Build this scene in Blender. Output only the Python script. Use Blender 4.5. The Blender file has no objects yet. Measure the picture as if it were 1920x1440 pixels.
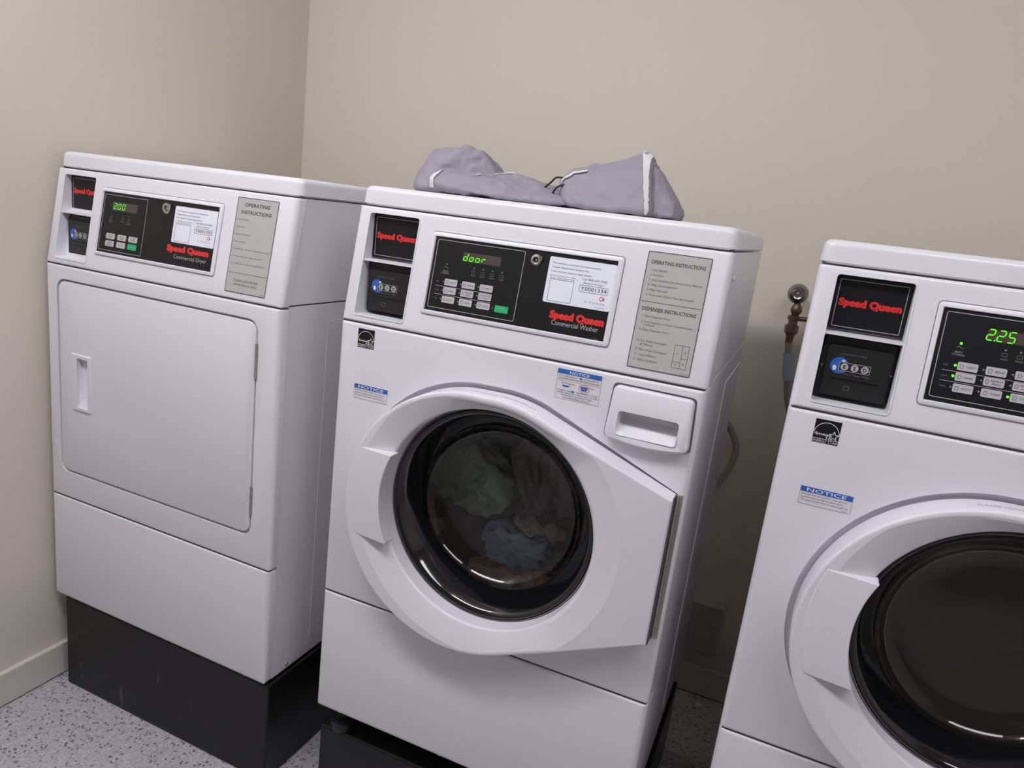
import bpy, bmesh, math, random
from mathutils import Vector, Matrix, noise
from mathutils.bvhtree import BVHTree

# ------------------------------------------------------------------ camera
S = bpy.context.scene
C = S.collection
PI = math.pi
CAM_PITCH, CAM_ROLL, CAM_YAW, CAM_H, CAM_F = -0.23129, 0.12258, 0.37327, 1.32956, 1346.19
cy, sy = math.cos(CAM_YAW), math.sin(CAM_YAW)
cp, sp = math.cos(CAM_PITCH), math.sin(CAM_PITCH)
cr, sr = math.cos(CAM_ROLL), math.sin(CAM_ROLL)
fwd = Vector((-sy * cp, cy * cp, sp))
right0 = Vector((cy, sy, 0))
up0 = right0.cross(fwd)
rt = right0 * cr + up0 * sr
up = rt.cross(fwd)
cam_d = bpy.data.cameras.new('camera')
cam = bpy.data.objects.new('camera', cam_d)
C.objects.link(cam)
cam_d.sensor_width = 36.0
cam_d.lens = CAM_F / 1920.0 * 36.0
cam_d.clip_start = 0.02
M = Matrix((rt, up, -fwd)).transposed().to_4x4()
M.translation = Vector((0, 0, CAM_H))
cam.matrix_world = M
S.camera = cam

# ------------------------------------------------------------------ light, exposure
W_ = bpy.data.worlds.new('world')
S.world = W_
W_.use_nodes = True
W_.node_tree.nodes['Background'].inputs[0].default_value = (0.9, 0.92, 1.0, 1)
W_.node_tree.nodes['Background'].inputs[1].default_value = 0.05
S.view_settings.view_transform = 'Standard'
S.view_settings.look = 'None'
S.view_settings.gamma = 1.0
S.view_settings.use_curve_mapping = False
S.view_settings.exposure = 0.05
LIGHTS = ((-0.95, 0.28, 2.40), (0.70, 0.18, 2.40))      # undersides of the two ceiling lamps' diffusers
LIGHT_SIZE = (1.22, 0.26, 0.085)
LIGHT_STRENGTHS = (18.6, 11.2)
LIGHT_COLOR = (0.965, 0.955, 1.0)

# ------------------------------------------------------------------ room numbers
XL, YB, XR, YF, ZC = -1.6385, 2.0258, 2.1, -1.5, 2.5
HB, TB = 0.0918, 0.015

# ------------------------------------------------------------------ materials
def mat(name, col, rough=0.5, metal=0.0, coat=0.0, emit=None, spec=0.5):
    m = bpy.data.materials.new(name)
    m.use_nodes = True
    b = m.node_tree.nodes['Principled BSDF']
    b.inputs['Base Color'].default_value = (*col, 1)
    b.inputs['Roughness'].default_value = rough
    b.inputs['Metallic'].default_value = metal
    b.inputs['Coat Weight'].default_value = coat
    b.inputs['Specular IOR Level'].default_value = spec
    if emit:
        b.inputs['Emission Color'].default_value = (*col, 1)
        b.inputs['Emission Strength'].default_value = emit
    return m

def nodes(m):
    return m.node_tree.nodes, m.node_tree.links, m.node_tree.nodes['Principled BSDF']

def add_bump(m, scale, strength, dist=0.001, detail=3.0, coord='Object'):
    n, l, b = nodes(m)
    tc = n.new('ShaderNodeTexCoord'); t = n.new('ShaderNodeTexNoise'); bp = n.new('ShaderNodeBump')
    t.inputs['Scale'].default_value = scale; t.inputs['Detail'].default_value = detail
    bp.inputs['Strength'].default_value = strength; bp.inputs['Distance'].default_value = dist
    l.new(tc.outputs[coord], t.inputs['Vector']); l.new(t.outputs['Fac'], bp.inputs['Height'])
    l.new(bp.outputs['Normal'], b.inputs['Normal'])
    return tc

def add_mottle(m, c1, c2, scale, lo=0.35, hi=0.65, detail=4.0):
    n, l, b = nodes(m)
    tc = n.new('ShaderNodeTexCoord'); t = n.new('ShaderNodeTexNoise'); r = n.new('ShaderNodeValToRGB')
    t.inputs['Scale'].default_value = scale; t.inputs['Detail'].default_value = detail
    r.color_ramp.elements[0].color = (*c1, 1); r.color_ramp.elements[1].color = (*c2, 1)
    r.color_ramp.elements[0].position = lo; r.color_ramp.elements[1].position = hi
    l.new(tc.outputs['Object'], t.inputs['Vector']); l.new(t.outputs['Fac'], r.inputs['Fac'])
    l.new(r.outputs['Color'], b.inputs['Base Color'])

enamel = mat('white_enamel', (0.765, 0.752, 0.812), 0.28, coat=0.2)
add_bump(enamel, 260, 0.12, 0.0006)
plastic = mat('white_plastic', (0.77, 0.757, 0.835), 0.3)
plastic_in = mat('white_recess_plastic', (0.76, 0.76, 0.82), 0.35)
groove = mat('gap_shadow_fill', (0.10, 0.10, 0.11), 0.8)  # dark fill colour standing in for the shade inside seams and gaps
black_panel = mat('black_panel_film', (0.009, 0.009, 0.0105), 0.40, spec=0.35)
black_plastic = mat('black_plastic', (0.012, 0.012, 0.013), 0.45)
black_plate = mat('black_plate', (0.016, 0.016, 0.017), 0.38)
black_gloss = mat('black_gloss_trim', (0.006, 0.006, 0.007), 0.08, coat=0.6)
trim_metal = mat('trim_metal', (0.42, 0.42, 0.42), 0.25, metal=0.8)
rubber = mat('grey_rubber', (0.05, 0.05, 0.052), 0.5)
line_grey = mat('printed_grey', (0.46, 0.46, 0.47), 0.5)
ink_dim = mat('printed_dim_grey', (0.22, 0.22, 0.225), 0.5)
ink_dark = mat('printed_ink', (0.035, 0.035, 0.045), 0.6)
ink_soft = mat('printed_soft_ink', (0.13, 0.125, 0.15), 0.6)
plate_grey = mat('plate_grey', (0.47, 0.455, 0.45), 0.45)
paper_white = mat('label_white', (0.80, 0.82, 0.92), 0.45)
label_clear = mat('label_off_white', (0.74, 0.73, 0.77), 0.4)
red_ink = mat('red_ink', (0.72, 0.03, 0.03), 0.45)
pink_ink = mat('pink_ink', (0.75, 0.22, 0.25), 0.5)
blue_ink = mat('blue_ink', (0.03, 0.13, 0.50), 0.45)
button_grey = mat('button_grey', (0.52, 0.51, 0.52), 0.45)
button_green = mat('button_green', (0.02, 0.42, 0.17), 0.45)
display_brown = mat('display_window', (0.075, 0.055, 0.052), 0.3)
display_glow = mat('display_glow_tint', (0.05, 0.11, 0.02), 0.3)
ghost = mat('unlit_segment', (0.10, 0.085, 0.08), 0.3)
led_on = mat('lit_green_segment', (0.13, 1.0, 0.02), 0.4, emit=0.6)
led_dim = mat('lit_green_segment_dim', (0.25, 0.9, 0.12), 0.4, emit=0.35)
chrome = mat('chrome', (0.62, 0.60, 0.60), 0.16, metal=1.0)
dull_chrome = mat('dull_chrome', (0.30, 0.27, 0.27), 0.2, metal=1.0)
steel = mat('hinge_steel', (0.44, 0.41, 0.38), 0.42, metal=0.6)
lock_metal = mat('lock_metal', (0.55, 0.52, 0.48), 0.35, metal=1.0)
brass = mat('aged_brass', (0.19, 0.145, 0.11), 0.42, metal=0.9)
braid = mat('braided_hose', (0.30, 0.28, 0.26), 0.45, metal=0.7)
add_bump(braid, 500, 0.8, 0.002)
hose_grey = mat('grey_hose', (0.32, 0.31, 0.28), 0.5)
sleeve_blue = mat('pale_blue_sleeve', (0.30, 0.38, 0.46), 0.6)
drum_steel = mat('drum_steel', (0.62, 0.60, 0.56), 0.42, metal=0.6)
plinth_m = mat('black_painted_plinth', (0.006, 0.0065, 0.0065), 0.28, spec=0.38)
def scuffs():
    n, l, b = nodes(plinth_m)
    tc = n.new('ShaderNodeTexCoord'); mp = n.new('ShaderNodeMapping'); mp.inputs['Scale'].default_value = (26, 26, 5); mp.inputs['Rotation'].default_value = (0, .5, 0)
    t = n.new('ShaderNodeTexNoise'); t.inputs['Scale'].default_value = 1.6; t.inputs['Detail'].default_value = 5
    r = n.new('ShaderNodeValToRGB')
    r.color_ramp.elements[0].color = (0.006, 0.0065, 0.0065, 1); r.color_ramp.elements[0].position = 0.66
    r.color_ramp.elements[1].color = (0.07, 0.07, 0.065, 1); r.color_ramp.elements[1].position = 0.76
    l.new(tc.outputs['Object'], mp.inputs[0]); l.new(mp.outputs[0], t.inputs['Vector']); l.new(t.outputs['Fac'], r.inputs['Fac'])
    l.new(r.outputs['Color'], b.inputs['Base Color'])
scuffs()
scuff = mat('pale_scuff', (0.075, 0.075, 0.07), 0.6)
trim_white = mat('bag_binding_white', (0.66, 0.65, 0.68), 0.8)
cord_m = mat('dark_cord', (0.02, 0.014, 0.013), 0.7)
fabric = mat('grey_nylon', (0.30, 0.275, 0.335), 0.62)
add_bump(fabric, 900, 0.25, 0.0006)
box_m = mat('outlet_box_paint', (0.42, 0.40, 0.35), 0.6)
base_m = mat('baseboard_paint', (0.68, 0.65, 0.60), 0.45)
cl_green = mat('green_cloth', (0.33, 0.41, 0.33), 0.9)
cl_dark = mat('charcoal_cloth', (0.17, 0.165, 0.155), 0.9)
cl_taupe = mat('taupe_cloth', (0.34, 0.29, 0.24), 0.9)
cl_blue = mat('blue_cloth', (0.42, 0.48, 0.72), 0.9)
cl_pink = mat('pink_cloth', (0.62, 0.24, 0.18), 0.9)
def pink_pattern():
    n, l, b = nodes(cl_pink)
    tc = n.new('ShaderNodeTexCoord'); v = n.new('ShaderNodeTexVoronoi'); r = n.new('ShaderNodeValToRGB')
    v.inputs['Scale'].default_value = 42
    sep = n.new('ShaderNodeSeparateColor')
    r.color_ramp.interpolation = 'CONSTANT'
    r.color_ramp.elements[0].color = (0.92, 0.58, 0.49, 1)
    r.color_ramp.elements[1].color = (0.93, 0.90, 0.90, 1); r.color_ramp.elements[1].position = 0.42
    l.new(tc.outputs['Object'], v.inputs['Vector']); l.new(v.outputs['Color'], sep.inputs[0])
    l.new(sep.outputs[0], r.inputs['Fac']); l.new(r.outputs['Color'], b.inputs['Base Color'])
pink_pattern()

glass = bpy.data.materials.new('door_glass')
glass.use_nodes = True
def build_glass():
    n, l = glass.node_tree.nodes, glass.node_tree.links
    n.clear()
    o = n.new('ShaderNodeOutputMaterial'); mx = n.new('ShaderNodeMixShader'); t = n.new('ShaderNodeBsdfTransparent')
    g = n.new('ShaderNodeBsdfGlossy'); f = n.new('ShaderNodeFresnel')
    t.inputs[0].default_value = (0.93, 0.93, 0.93, 1)
    g.inputs['Color'].default_value = (1, 1, 1, 1); g.inputs['Roughness'].default_value = 0.03
    f.inputs[0].default_value = 1.5
    l.new(f.outputs[0], mx.inputs[0]); l.new(t.outputs[0], mx.inputs[1]); l.new(g.outputs[0], mx.inputs[2])
    l.new(mx.outputs[0], o.inputs[0])
build_glass()

wall_m = mat('beige_wall_paint', (0.735, 0.68, 0.597), 0.55)
add_bump(wall_m, 130, 0.22, 0.0012, 4.0)
ceil_m = mat('ceiling_paint', (0.50, 0.49, 0.46), 0.8)
far_m = mat('room_wall_paint', (0.27, 0.26, 0.24), 0.7)
floor_m = mat('speckled_vinyl_floor', (0.3, 0.3, 0.31), 0.5)
def build_floor():
    n, l, b = nodes(floor_m)
    tc = n.new('ShaderNodeTexCoord')
    def vor(scale, off):
        mp = n.new('ShaderNodeMapping'); mp.inputs['Location'].default_value = (off, off * 1.7, 0)
        v = n.new('ShaderNodeTexVoronoi'); v.inputs['Scale'].default_value = scale
        l.new(tc.outputs['Object'], mp.inputs[0]); l.new(mp.outputs[0], v.inputs['Vector'])
        s = n.new('ShaderNodeSeparateColor'); l.new(v.outputs['Color'], s.inputs[0])
        return v, s
    def mix(fac, a, c):
        m = n.new('ShaderNodeMix'); m.data_type = 'RGBA'
        l.new(fac, m.inputs[0])
        if isinstance(a, tuple): m.inputs[6].default_value = (*a, 1)
        else: l.new(a, m.inputs[6])
        m.inputs[7].default_value = (*c, 1)
        return m.outputs[2]
    def thr(sock, t):
        q = n.new('ShaderNodeMath'); q.operation = 'GREATER_THAN'; q.inputs[1].default_value = t
        l.new(sock, q.inputs[0]); return q.outputs[0]
    nz = n.new('ShaderNodeTexNoise'); nz.inputs['Scale'].default_value = 260; nz.inputs['Detail'].default_value = 3
    l.new(tc.outputs['Object'], nz.inputs['Vector'])
    r = n.new('ShaderNodeValToRGB')
    r.color_ramp.elements[0].color = (0.42, 0.405, 0.435, 1); r.color_ramp.elements[0].position = 0.35
    r.color_ramp.elements[1].color = (0.58, 0.56, 0.60, 1); r.color_ramp.elements[1].position = 0.65
    l.new(nz.outputs['Fac'], r.inputs[0])
    col = r.outputs[0]
    for scale, off, ch, t, c in ((230, 1.3, 0, 0.86, (0.60, 0.585, 0.62)), (260, 4.1, 1, 0.84, (0.36, 0.35, 0.38)),
                                 (210, 7.7, 2, 0.955, (0.15, 0.15, 0.17)), (210, 2.9, 0, 0.982, (0.20, 0.21, 0.34)),
                                 (210, 5.2, 1, 0.985, (0.42, 0.35, 0.34))):
        v, s = vor(scale, off)
        col = mix(thr(s.outputs[ch], t), col, c)
    l.new(col, b.inputs['Base Color'])
build_floor()

# ------------------------------------------------------------------ mesh helpers
def link(name, me, mats, parent=None, smooth=None, bevel=None, segs=3):
    o = bpy.data.objects.new(name, me)
    C.objects.link(o)
    for m in mats:
        me.materials.append(m)
    if parent:
        o.parent = parent
    if smooth is not None:
        for p in me.polygons: p.use_smooth = True
        a = math.radians(smooth)
        bm = bmesh.new(); bm.from_mesh(me)
        for e in bm.edges:
            if len(e.link_faces) == 2 and e.calc_face_angle(0) > a:
                e.smooth = False
        bm.to_mesh(me); bm.free()
    if bevel:
        md = o.modifiers.new('bevel', 'BEVEL')
        md.width = bevel; md.segments = segs; md.limit_method = 'ANGLE'; md.angle_limit = math.radians(35)
        md.harden_normals = False
    return o

class MB:
    def __init__(s):
        s.v = []; s.f = []; s.m = []
    def add(s, vs, fs, m=0):
        k = len(s.v); s.v += [tuple(p) for p in vs]
        for f in fs:
            s.f.append([k + i for i in f]); s.m.append(m)
    def box(s, a, b, m=0):
        x0, y0, z0 = a; x1, y1, z1 = b
        s.add([(x0, y0, z0), (x1, y0, z0), (x1, y1, z0), (x0, y1, z0), (x0, y0, z1), (x1, y0, z1), (x1, y1, z1), (x0, y1, z1)],
              [(0, 3, 2, 1), (4, 5, 6, 7), (0, 1, 5, 4), (1, 2, 6, 5), (2, 3, 7, 6), (3, 0, 4, 7)], m)
    def loft(s, loops, m=0, cap0=True, cap1=True, closed=True):
        n = len(loops[0]); k = len(s.v)
        for L in loops: s.v += [tuple(p) for p in L]
        for i in range(len(loops) - 1):
            for j in range(n if closed else n - 1):
                a = k + i * n + j; b = k + i * n + (j + 1) % n
                s.f.append([a, b, b + n, a + n]); s.m.append(m)
        if cap0: s.f.append([k + j for j in range(n)][::-1]); s.m.append(m)
        if cap1: s.f.append([k + (len(loops) - 1) * n + j for j in range(n)]); s.m.append(m)
    def lathe(s, prof, c, n=96, m=0, axis='y', caps=(False, False)):
        loops = []
        for r, y in prof:
            L = []
            for i in range(n):
                a = 2 * PI * i / n
                if axis == 'y': L.append((c[0] + r * math.cos(a), c[1] + y, c[2] + r * math.sin(a)))
                elif axis == 'z': L.append((c[0] + r * math.cos(a), c[1] + r * math.sin(a), c[2] + y))
                else: L.append((c[0] + y, c[1] + r * math.cos(a), c[2] + r * math.sin(a)))
            loops.append(L)
        s.loft(loops, m, caps[0], caps[1])
    def tube(s, path, r, n=12, m=0):
        P = [Vector(p) for p in path]; loops = []
        prev = None
        for i, p in enumerate(P):
            t = (P[min(i + 1, len(P) - 1)] - P[max(i - 1, 0)]).normalized()
            u = prev - t * prev.dot(t) if prev is not None else t.orthogonal()
            u.normalize(); prev = u; w = t.cross(u)
            rr_ = r[i] if isinstance(r, (list, tuple)) else r
            loops.append([p + (u * math.cos(2 * PI * j / n) + w * math.sin(2 * PI * j / n)) * rr_ for j in range(n)])
        s.loft(loops, m)
    def mesh(s, name, fix=False):
        me = bpy.data.meshes.new(name)
        me.from_pydata(s.v, [], s.f)
        me.polygons.foreach_set('material_index', s.m)
        if fix:
            bm = bmesh.new(); bm.from_mesh(me)
            bmesh.ops.recalc_face_normals(bm, faces=bm.faces); bm.to_mesh(me); bm.free()
        me.update()
        return me
    def build(s, name, mats, parent=None, smooth=None, bevel=None, segs=3, fix=True):
        return link(name, s.mesh(name, fix), mats, parent, smooth, bevel, segs)

def smooth_path(pts, k=8):
    P = [Vector(p) for p in pts]; out = []
    for i in range(len(P) - 1):
        a, b, c, d = P[max(i - 1, 0)], P[i], P[i + 1], P[min(i + 2, len(P) - 1)]
        for j in range(k):
            t = j / k
            out.append(0.5 * ((2 * b) + (c - a) * t + (2 * a - 5 * b + 4 * c - d) * t * t + (3 * b - a - 3 * c + d) * t ** 3))
    out.append(P[-1])
    return out

def rr(x0, z0, x1, z1, r, n=5):
    out = []
    for cx, cz, a0 in ((x1 - r, z0 + r, -90), (x1 - r, z1 - r, 0), (x0 + r, z1 - r, 90), (x0 + r, z0 + r, 180)):
        for i in range(n + 1):
            a = math.radians(a0 + 90 * i / n)
            out.append((cx + r * math.cos(a), cz + r * math.sin(a)))
    return out

def circ(x, z, r, n=20, rz=None):
    return [(x + r * math.cos(2 * PI * i / n), z + (rz or r) * math.sin(2 * PI * i / n)) for i in range(n)]

def cut(o, cutters, mats_extra=()):
    """subtract closed meshes from o and store the result as o's own mesh"""
    for i, cm in enumerate(cutters):
        me = cm.mesh('cutter', True)
        c = bpy.data.objects.new('cutter', me); C.objects.link(c)
        par, o.parent = o.parent, None
        md = o.modifiers.new('cut', 'BOOLEAN'); md.operation = 'DIFFERENCE'; md.solver = 'EXACT'; md.object = c; md.use_self = True
        bv = [m for m in o.modifiers if m.type == 'BEVEL']
        for b in bv: b.show_viewport = False
        bpy.context.view_layer.update()
        dg = bpy.context.evaluated_depsgraph_get()
        new = bpy.data.meshes.new_from_object(o.evaluated_get(dg))
        o.modifiers.remove(md)
        old = o.data; o.data = new
        for b in bv: b.show_viewport = True
        bpy.data.objects.remove(c); bpy.data.meshes.remove(me)
        o.parent = par

def sharpen(o, ang=30):
    me = o.data
    bm = bmesh.new(); bm.from_mesh(me)
    for f in bm.faces: f.smooth = True
    for e in bm.edges:
        e.smooth = not (len(e.link_faces) == 2 and e.calc_face_angle(0) > math.radians(ang))
    bm.to_mesh(me); bm.free()

# --- text, as flat polygons from the built-in font
_tc = {}
def text_poly(s, bold=0.0):
    k = (s, bold)
    if k not in _tc:
        cu = bpy.data.curves.new('t', 'FONT'); cu.body = s; cu.size = 1.0; cu.resolution_u = 2; cu.offset = bold
        o = bpy.data.objects.new('t', cu)
        me = bpy.data.meshes.new_from_object(o)
        vs = [(v.co.x, v.co.y) for v in me.vertices]; fs = [list(p.vertices) for p in me.polygons]
        bpy.data.meshes.remove(me); bpy.data.objects.remove(o); bpy.data.curves.remove(cu)
        _tc[k] = (vs, fs)
    return _tc[k]

class Label:
    """printed matter on a surface: pos(x, z, off) maps to the machine's space"""
    def __init__(s, pos):
        s.pos = pos; s.mb = MB(); s.mats = []
    def mi(s, m):
        if m not in s.mats: s.mats.append(m)
        return s.mats.index(m)
    def slab(s, poly, m, off0=0.0, off1=0.0006):
        s.mb.loft([[s.pos(x, z, off0) for x, z in poly], [s.pos(x, z, off1) for x, z in poly]], s.mi(m), False, True)
    def poly(s, poly, m, off):
        s.mb.add([s.pos(x, z, off) for x, z in poly], [list(range(len(poly)))], s.mi(m))
    def rect(s, x0, z0, x1, z1, m, off):
        s.poly([(x0, z0), (x1, z0), (x1, z1), (x0, z1)], m, off)
    def loop(s, outer, inner, m, off):
        n = len(outer)
        s.mb.add([s.pos(x, z, off) for x, z in outer + inner], [[i, (i + 1) % n, n + (i + 1) % n, n + i] for i in range(n)], s.mi(m))
    def frame(s, x0, z0, x1, z1, r, t, m, off):
        s.loop(rr(x0, z0, x1, z1, r), rr(x0 + t, z0 + t, x1 - t, z1 - t, max(r - t, 0.0002)), m, off)
    def ring(s, x, z, r, t, m, off, rz=None):
        s.loop(circ(x, z, r, 24, rz), circ(x, z, r - t, 24, (rz - t) if rz else None), m, off)
    def text(s, t, x0, z, h, m, off, x1=None, bold=0.0, slant=0.0, center=None, rise=0.0):
        vs, fs = text_poly(t, bold)
        if not vs: return
        a = min(p[0] for p in vs); b = max(p[0] for p in vs)
        sz = h / 0.73
        sx = (x1 - x0) / (b - a) if x1 is not None else sz
        if center is not None: x0 = center - sx * (b - a) / 2
        s.mb.add([s.pos(x0 + (p[0] - a) * sx + p[1] * sz * slant, z + p[1] * sz + rise * (p[0] - a) * sx, off) for p in vs], fs, s.mi(m))
    def line(s, pts, t, m, off):
        for (xa, za), (xb, zb) in zip(pts, pts[1:]):
            d = Vector((xb - xa, zb - za)); L = d.length
            if L == 0: continue
            nrm = Vector((-d.y, d.x)) / L * t / 2
            s.poly([(xa - nrm.x, za - nrm.y), (xb - nrm.x, zb - nrm.y), (xb + nrm.x, zb + nrm.y), (xa + nrm.x, za + nrm.y)], m, off)
    def build(s, name, parent, label=None):
        o = s.mb.build(name, s.mats, parent, fix=False)
        if label: o['label'] = label
        return o

SEG = {'0': 'abcdef', '2': 'abged', '5': 'afgcd', 'd': 'bcdeg', 'o': 'cdeg', 'r': 'eg', '8': 'abcdefg'}
def seven(lab, ch, x, z, w, h, m, off, slant=0.16, t=None):
    t = t or h * 0.13
    m2 = z + h / 2; e = t * 0.55
    def P(px, pz): return (px + (pz - z) * slant, pz)
    bars = {'a': ((x + e, z + h), (x + w - e, z + h)), 'g': ((x + e, m2), (x + w - e, m2)), 'd': ((x + e, z), (x + w - e, z)),
            'f': ((x, m2 + e), (x, z + h - e)), 'b': ((x + w, m2 + e), (x + w, z + h - e)),
            'e': ((x, z + e), (x, m2 - e)), 'c': ((x + w, z + e), (x + w, m2 - e))}
    for k in SEG[ch]:
        a, b = bars[k]
        lab.line([P(*a), P(*b)], t, m, off)

def tag(o, label, cat, group=None):
    o['label'] = label; o['category'] = cat
    if group: o['group'] = group
    return o

def empty(name, loc, rz=0.0):
    o = bpy.data.objects.new(name, None); C.objects.link(o)
    o.empty_display_size = 0.1
    o.location = loc; o.rotation_euler = (0, 0, rz)
    return o

# ------------------------------------------------------------------ room
def struct(name, o):
    o.name = name; o['kind'] = 'structure'
    return o
def slab(name, a, b, m, bevel=None):
    mb = MB(); mb.box(a, b)
    return struct(name, mb.build(name, [m], bevel=bevel, segs=2))
slab('floor', (XL - 0.1, YF - 0.1, -0.1), (XR + 0.1, YB + 0.1, 0), floor_m)
slab('ceiling', (XL - 0.1, YF - 0.1, ZC), (XR + 0.1, YB + 0.1, ZC + 0.1), ceil_m)
slab('wall_left', (XL - 0.1, YF - 0.1, 0), (XL, YB + 0.1, ZC), wall_m)
slab('wall_back', (XL, YB, 0), (XR, YB + 0.1, ZC), wall_m)
slab('wall_right', (XR, YF - 0.1, 0), (XR + 0.1, YB + 0.1, ZC), wall_m)
slab('wall_front', (XL, YF - 0.1, 0), (XR, YF, ZC), far_m)
slab('baseboard_left', (XL, YF, 0.003), (XL + TB, YB, HB), base_m, 0.003)
slab('baseboard_back', (XL + TB, YB - TB, 0.003), (XR, YB, HB), base_m, 0.003)

# ceiling lamps
lx, ly, lz = LIGHT_SIZE
for LP, LS, lab in zip(LIGHTS, LIGHT_STRENGTHS, ('white wraparound ceiling light fixture towards the left wall', 'white wraparound ceiling light fixture towards the right wall')):
    lamp = empty('ceiling_lamp', (LP[0], LP[1], LP[2] + 0.001))
    tag(lamp, lab, 'ceiling light', 'ceiling lamps')
    lamp_glow = mat('lit_lamp_diffuser', LIGHT_COLOR, 0.5, emit=LS)
    mb = MB(); mb.box((-lx / 2 - .03, -ly / 2 - .01, lz), (lx / 2 + .03, ly / 2 + .01, ZC - LP[2] - 0.002))
    mb.build('lamp_housing', [plastic], lamp, bevel=0.003)
    mb = MB()
    prof = [(-ly / 2, lz), (-ly / 2, lz * .45), (-ly / 2 + .02, .018), (-ly / 2 + .05, .004), (0, 0), (ly / 2 - .05, .004), (ly / 2 - .02, .018), (ly / 2, lz * .45), (ly / 2, lz)]
    mb.loft([[(-lx / 2, y, z) for y, z in prof], [(lx / 2, y, z) for y, z in prof]])
    mb.build('lamp_diffuser', [lamp_glow], lamp)

# ------------------------------------------------------------------ machine geometry (front-left-bottom corner at the origin)
W, ZLS, ZS, ZCP, ZT = 0.683, 0.2788, 0.8433, 1.0571, 1.0935
LEAN = 0.03598
K = LEAN / (ZCP - ZS)
YCAP = 0.0415
def con(x, z, off=0.0): return (x, K * (z - ZS) - off, z)
def flat(y=0.0): return lambda x, z, off=0.0: (x, y - off, z)

def machine_body(root, depth, wrap, emboss, eh):
    # cabinet: sides, back, bottom frame
    mb = MB()
    e = 0.002
    zsplit = 0.8465
    mb.box((e, wrap + 0.002, 0.004), (W - e, depth, zsplit - 0.0015))
    z0_, z1_ = zsplit + 0.0015, ZCP - 0.001
    y0_, y1_ = wrap + 0.002, wrap + 0.002 + (K * (z1_ - z0_) if wrap < .04 else 0)
    mb.loft([[(e, y0_, z0_), (W - e, y0_, z0_), (W - e, depth, z0_), (e, depth, z0_)], [(e, y1_, z1_), (W - e, y1_, z1_), (W - e, depth, z1_), (e, depth, z1_)]])
    ex0, ez0, ez1 = emboss
    for xa, xb in ((W - e - 0.001, W - e + eh), (e - eh, e + 0.001)):
        mb.box((xa, ex0, ez0), (xb, depth - 0.02, ez1))
    # lower flange on the sides
    cab = mb.build('cabinet', [enamel], root, bevel=0.0025, segs=2)
    mb = MB(); mb.box((0.012, 0.06, zsplit - 0.001), (W - 0.012, depth - 0.01, zsplit + 0.001))
    mb.build('side_seam', [groove], root)
    # screws low on the side
    return cab

def front_sheet(name, root, z0, z1, depth, cutters, y0=0.0, bot=0.0, r=0.011, mats=None):
    """pressed front sheet with rounded upright edges, its flanges wrapping back along the sides"""
    pts = []
    n = 6
    L = []
    for cx, a0 in ((W - r, -90), ):
        for i in range(n + 1):
            a = math.radians(-90 + 90 * i / n); L.append((W - r + r * math.cos(a), y0 + r + r * math.sin(a)))
    L += [(W, depth), (0, depth)]
    for i in range(n + 1):
        a = math.radians(180 + 90 * i / n); L.append((r + r * math.cos(a), y0 + r + r * math.sin(a)))
    mb = MB()
    q = 0.0045
    def sc(pt, d, z):
        x, y = pt
        return (min(max(x, d), W - d), max(y, y0 + d), z)
    loops = []
    if bot:
        for t in range(0, 4):
            a = t / 3 * PI / 2
            loops.append([sc(p, bot * (1 - math.sin(a)), z0 + bot * (1 - math.cos(a))) for p in L])
    else:
        for t in range(0, 4):
            a = t / 3 * PI / 2
            loops.append([sc(p, q * (1 - math.sin(a)), z0 + q * (1 - math.cos(a))) for p in L])
    for t in range(0, 4):
        a = t / 3 * PI / 2
        loops.append([sc(p, q * (1 - math.cos(a)), z1 - q * (1 - math.sin(a))) for p in L])
    mb.loft(loops)
    o = mb.build(name, mats or [enamel], root)
    if cutters: cut(o, cutters)
    sharpen(o, 40)
    return o

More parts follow.
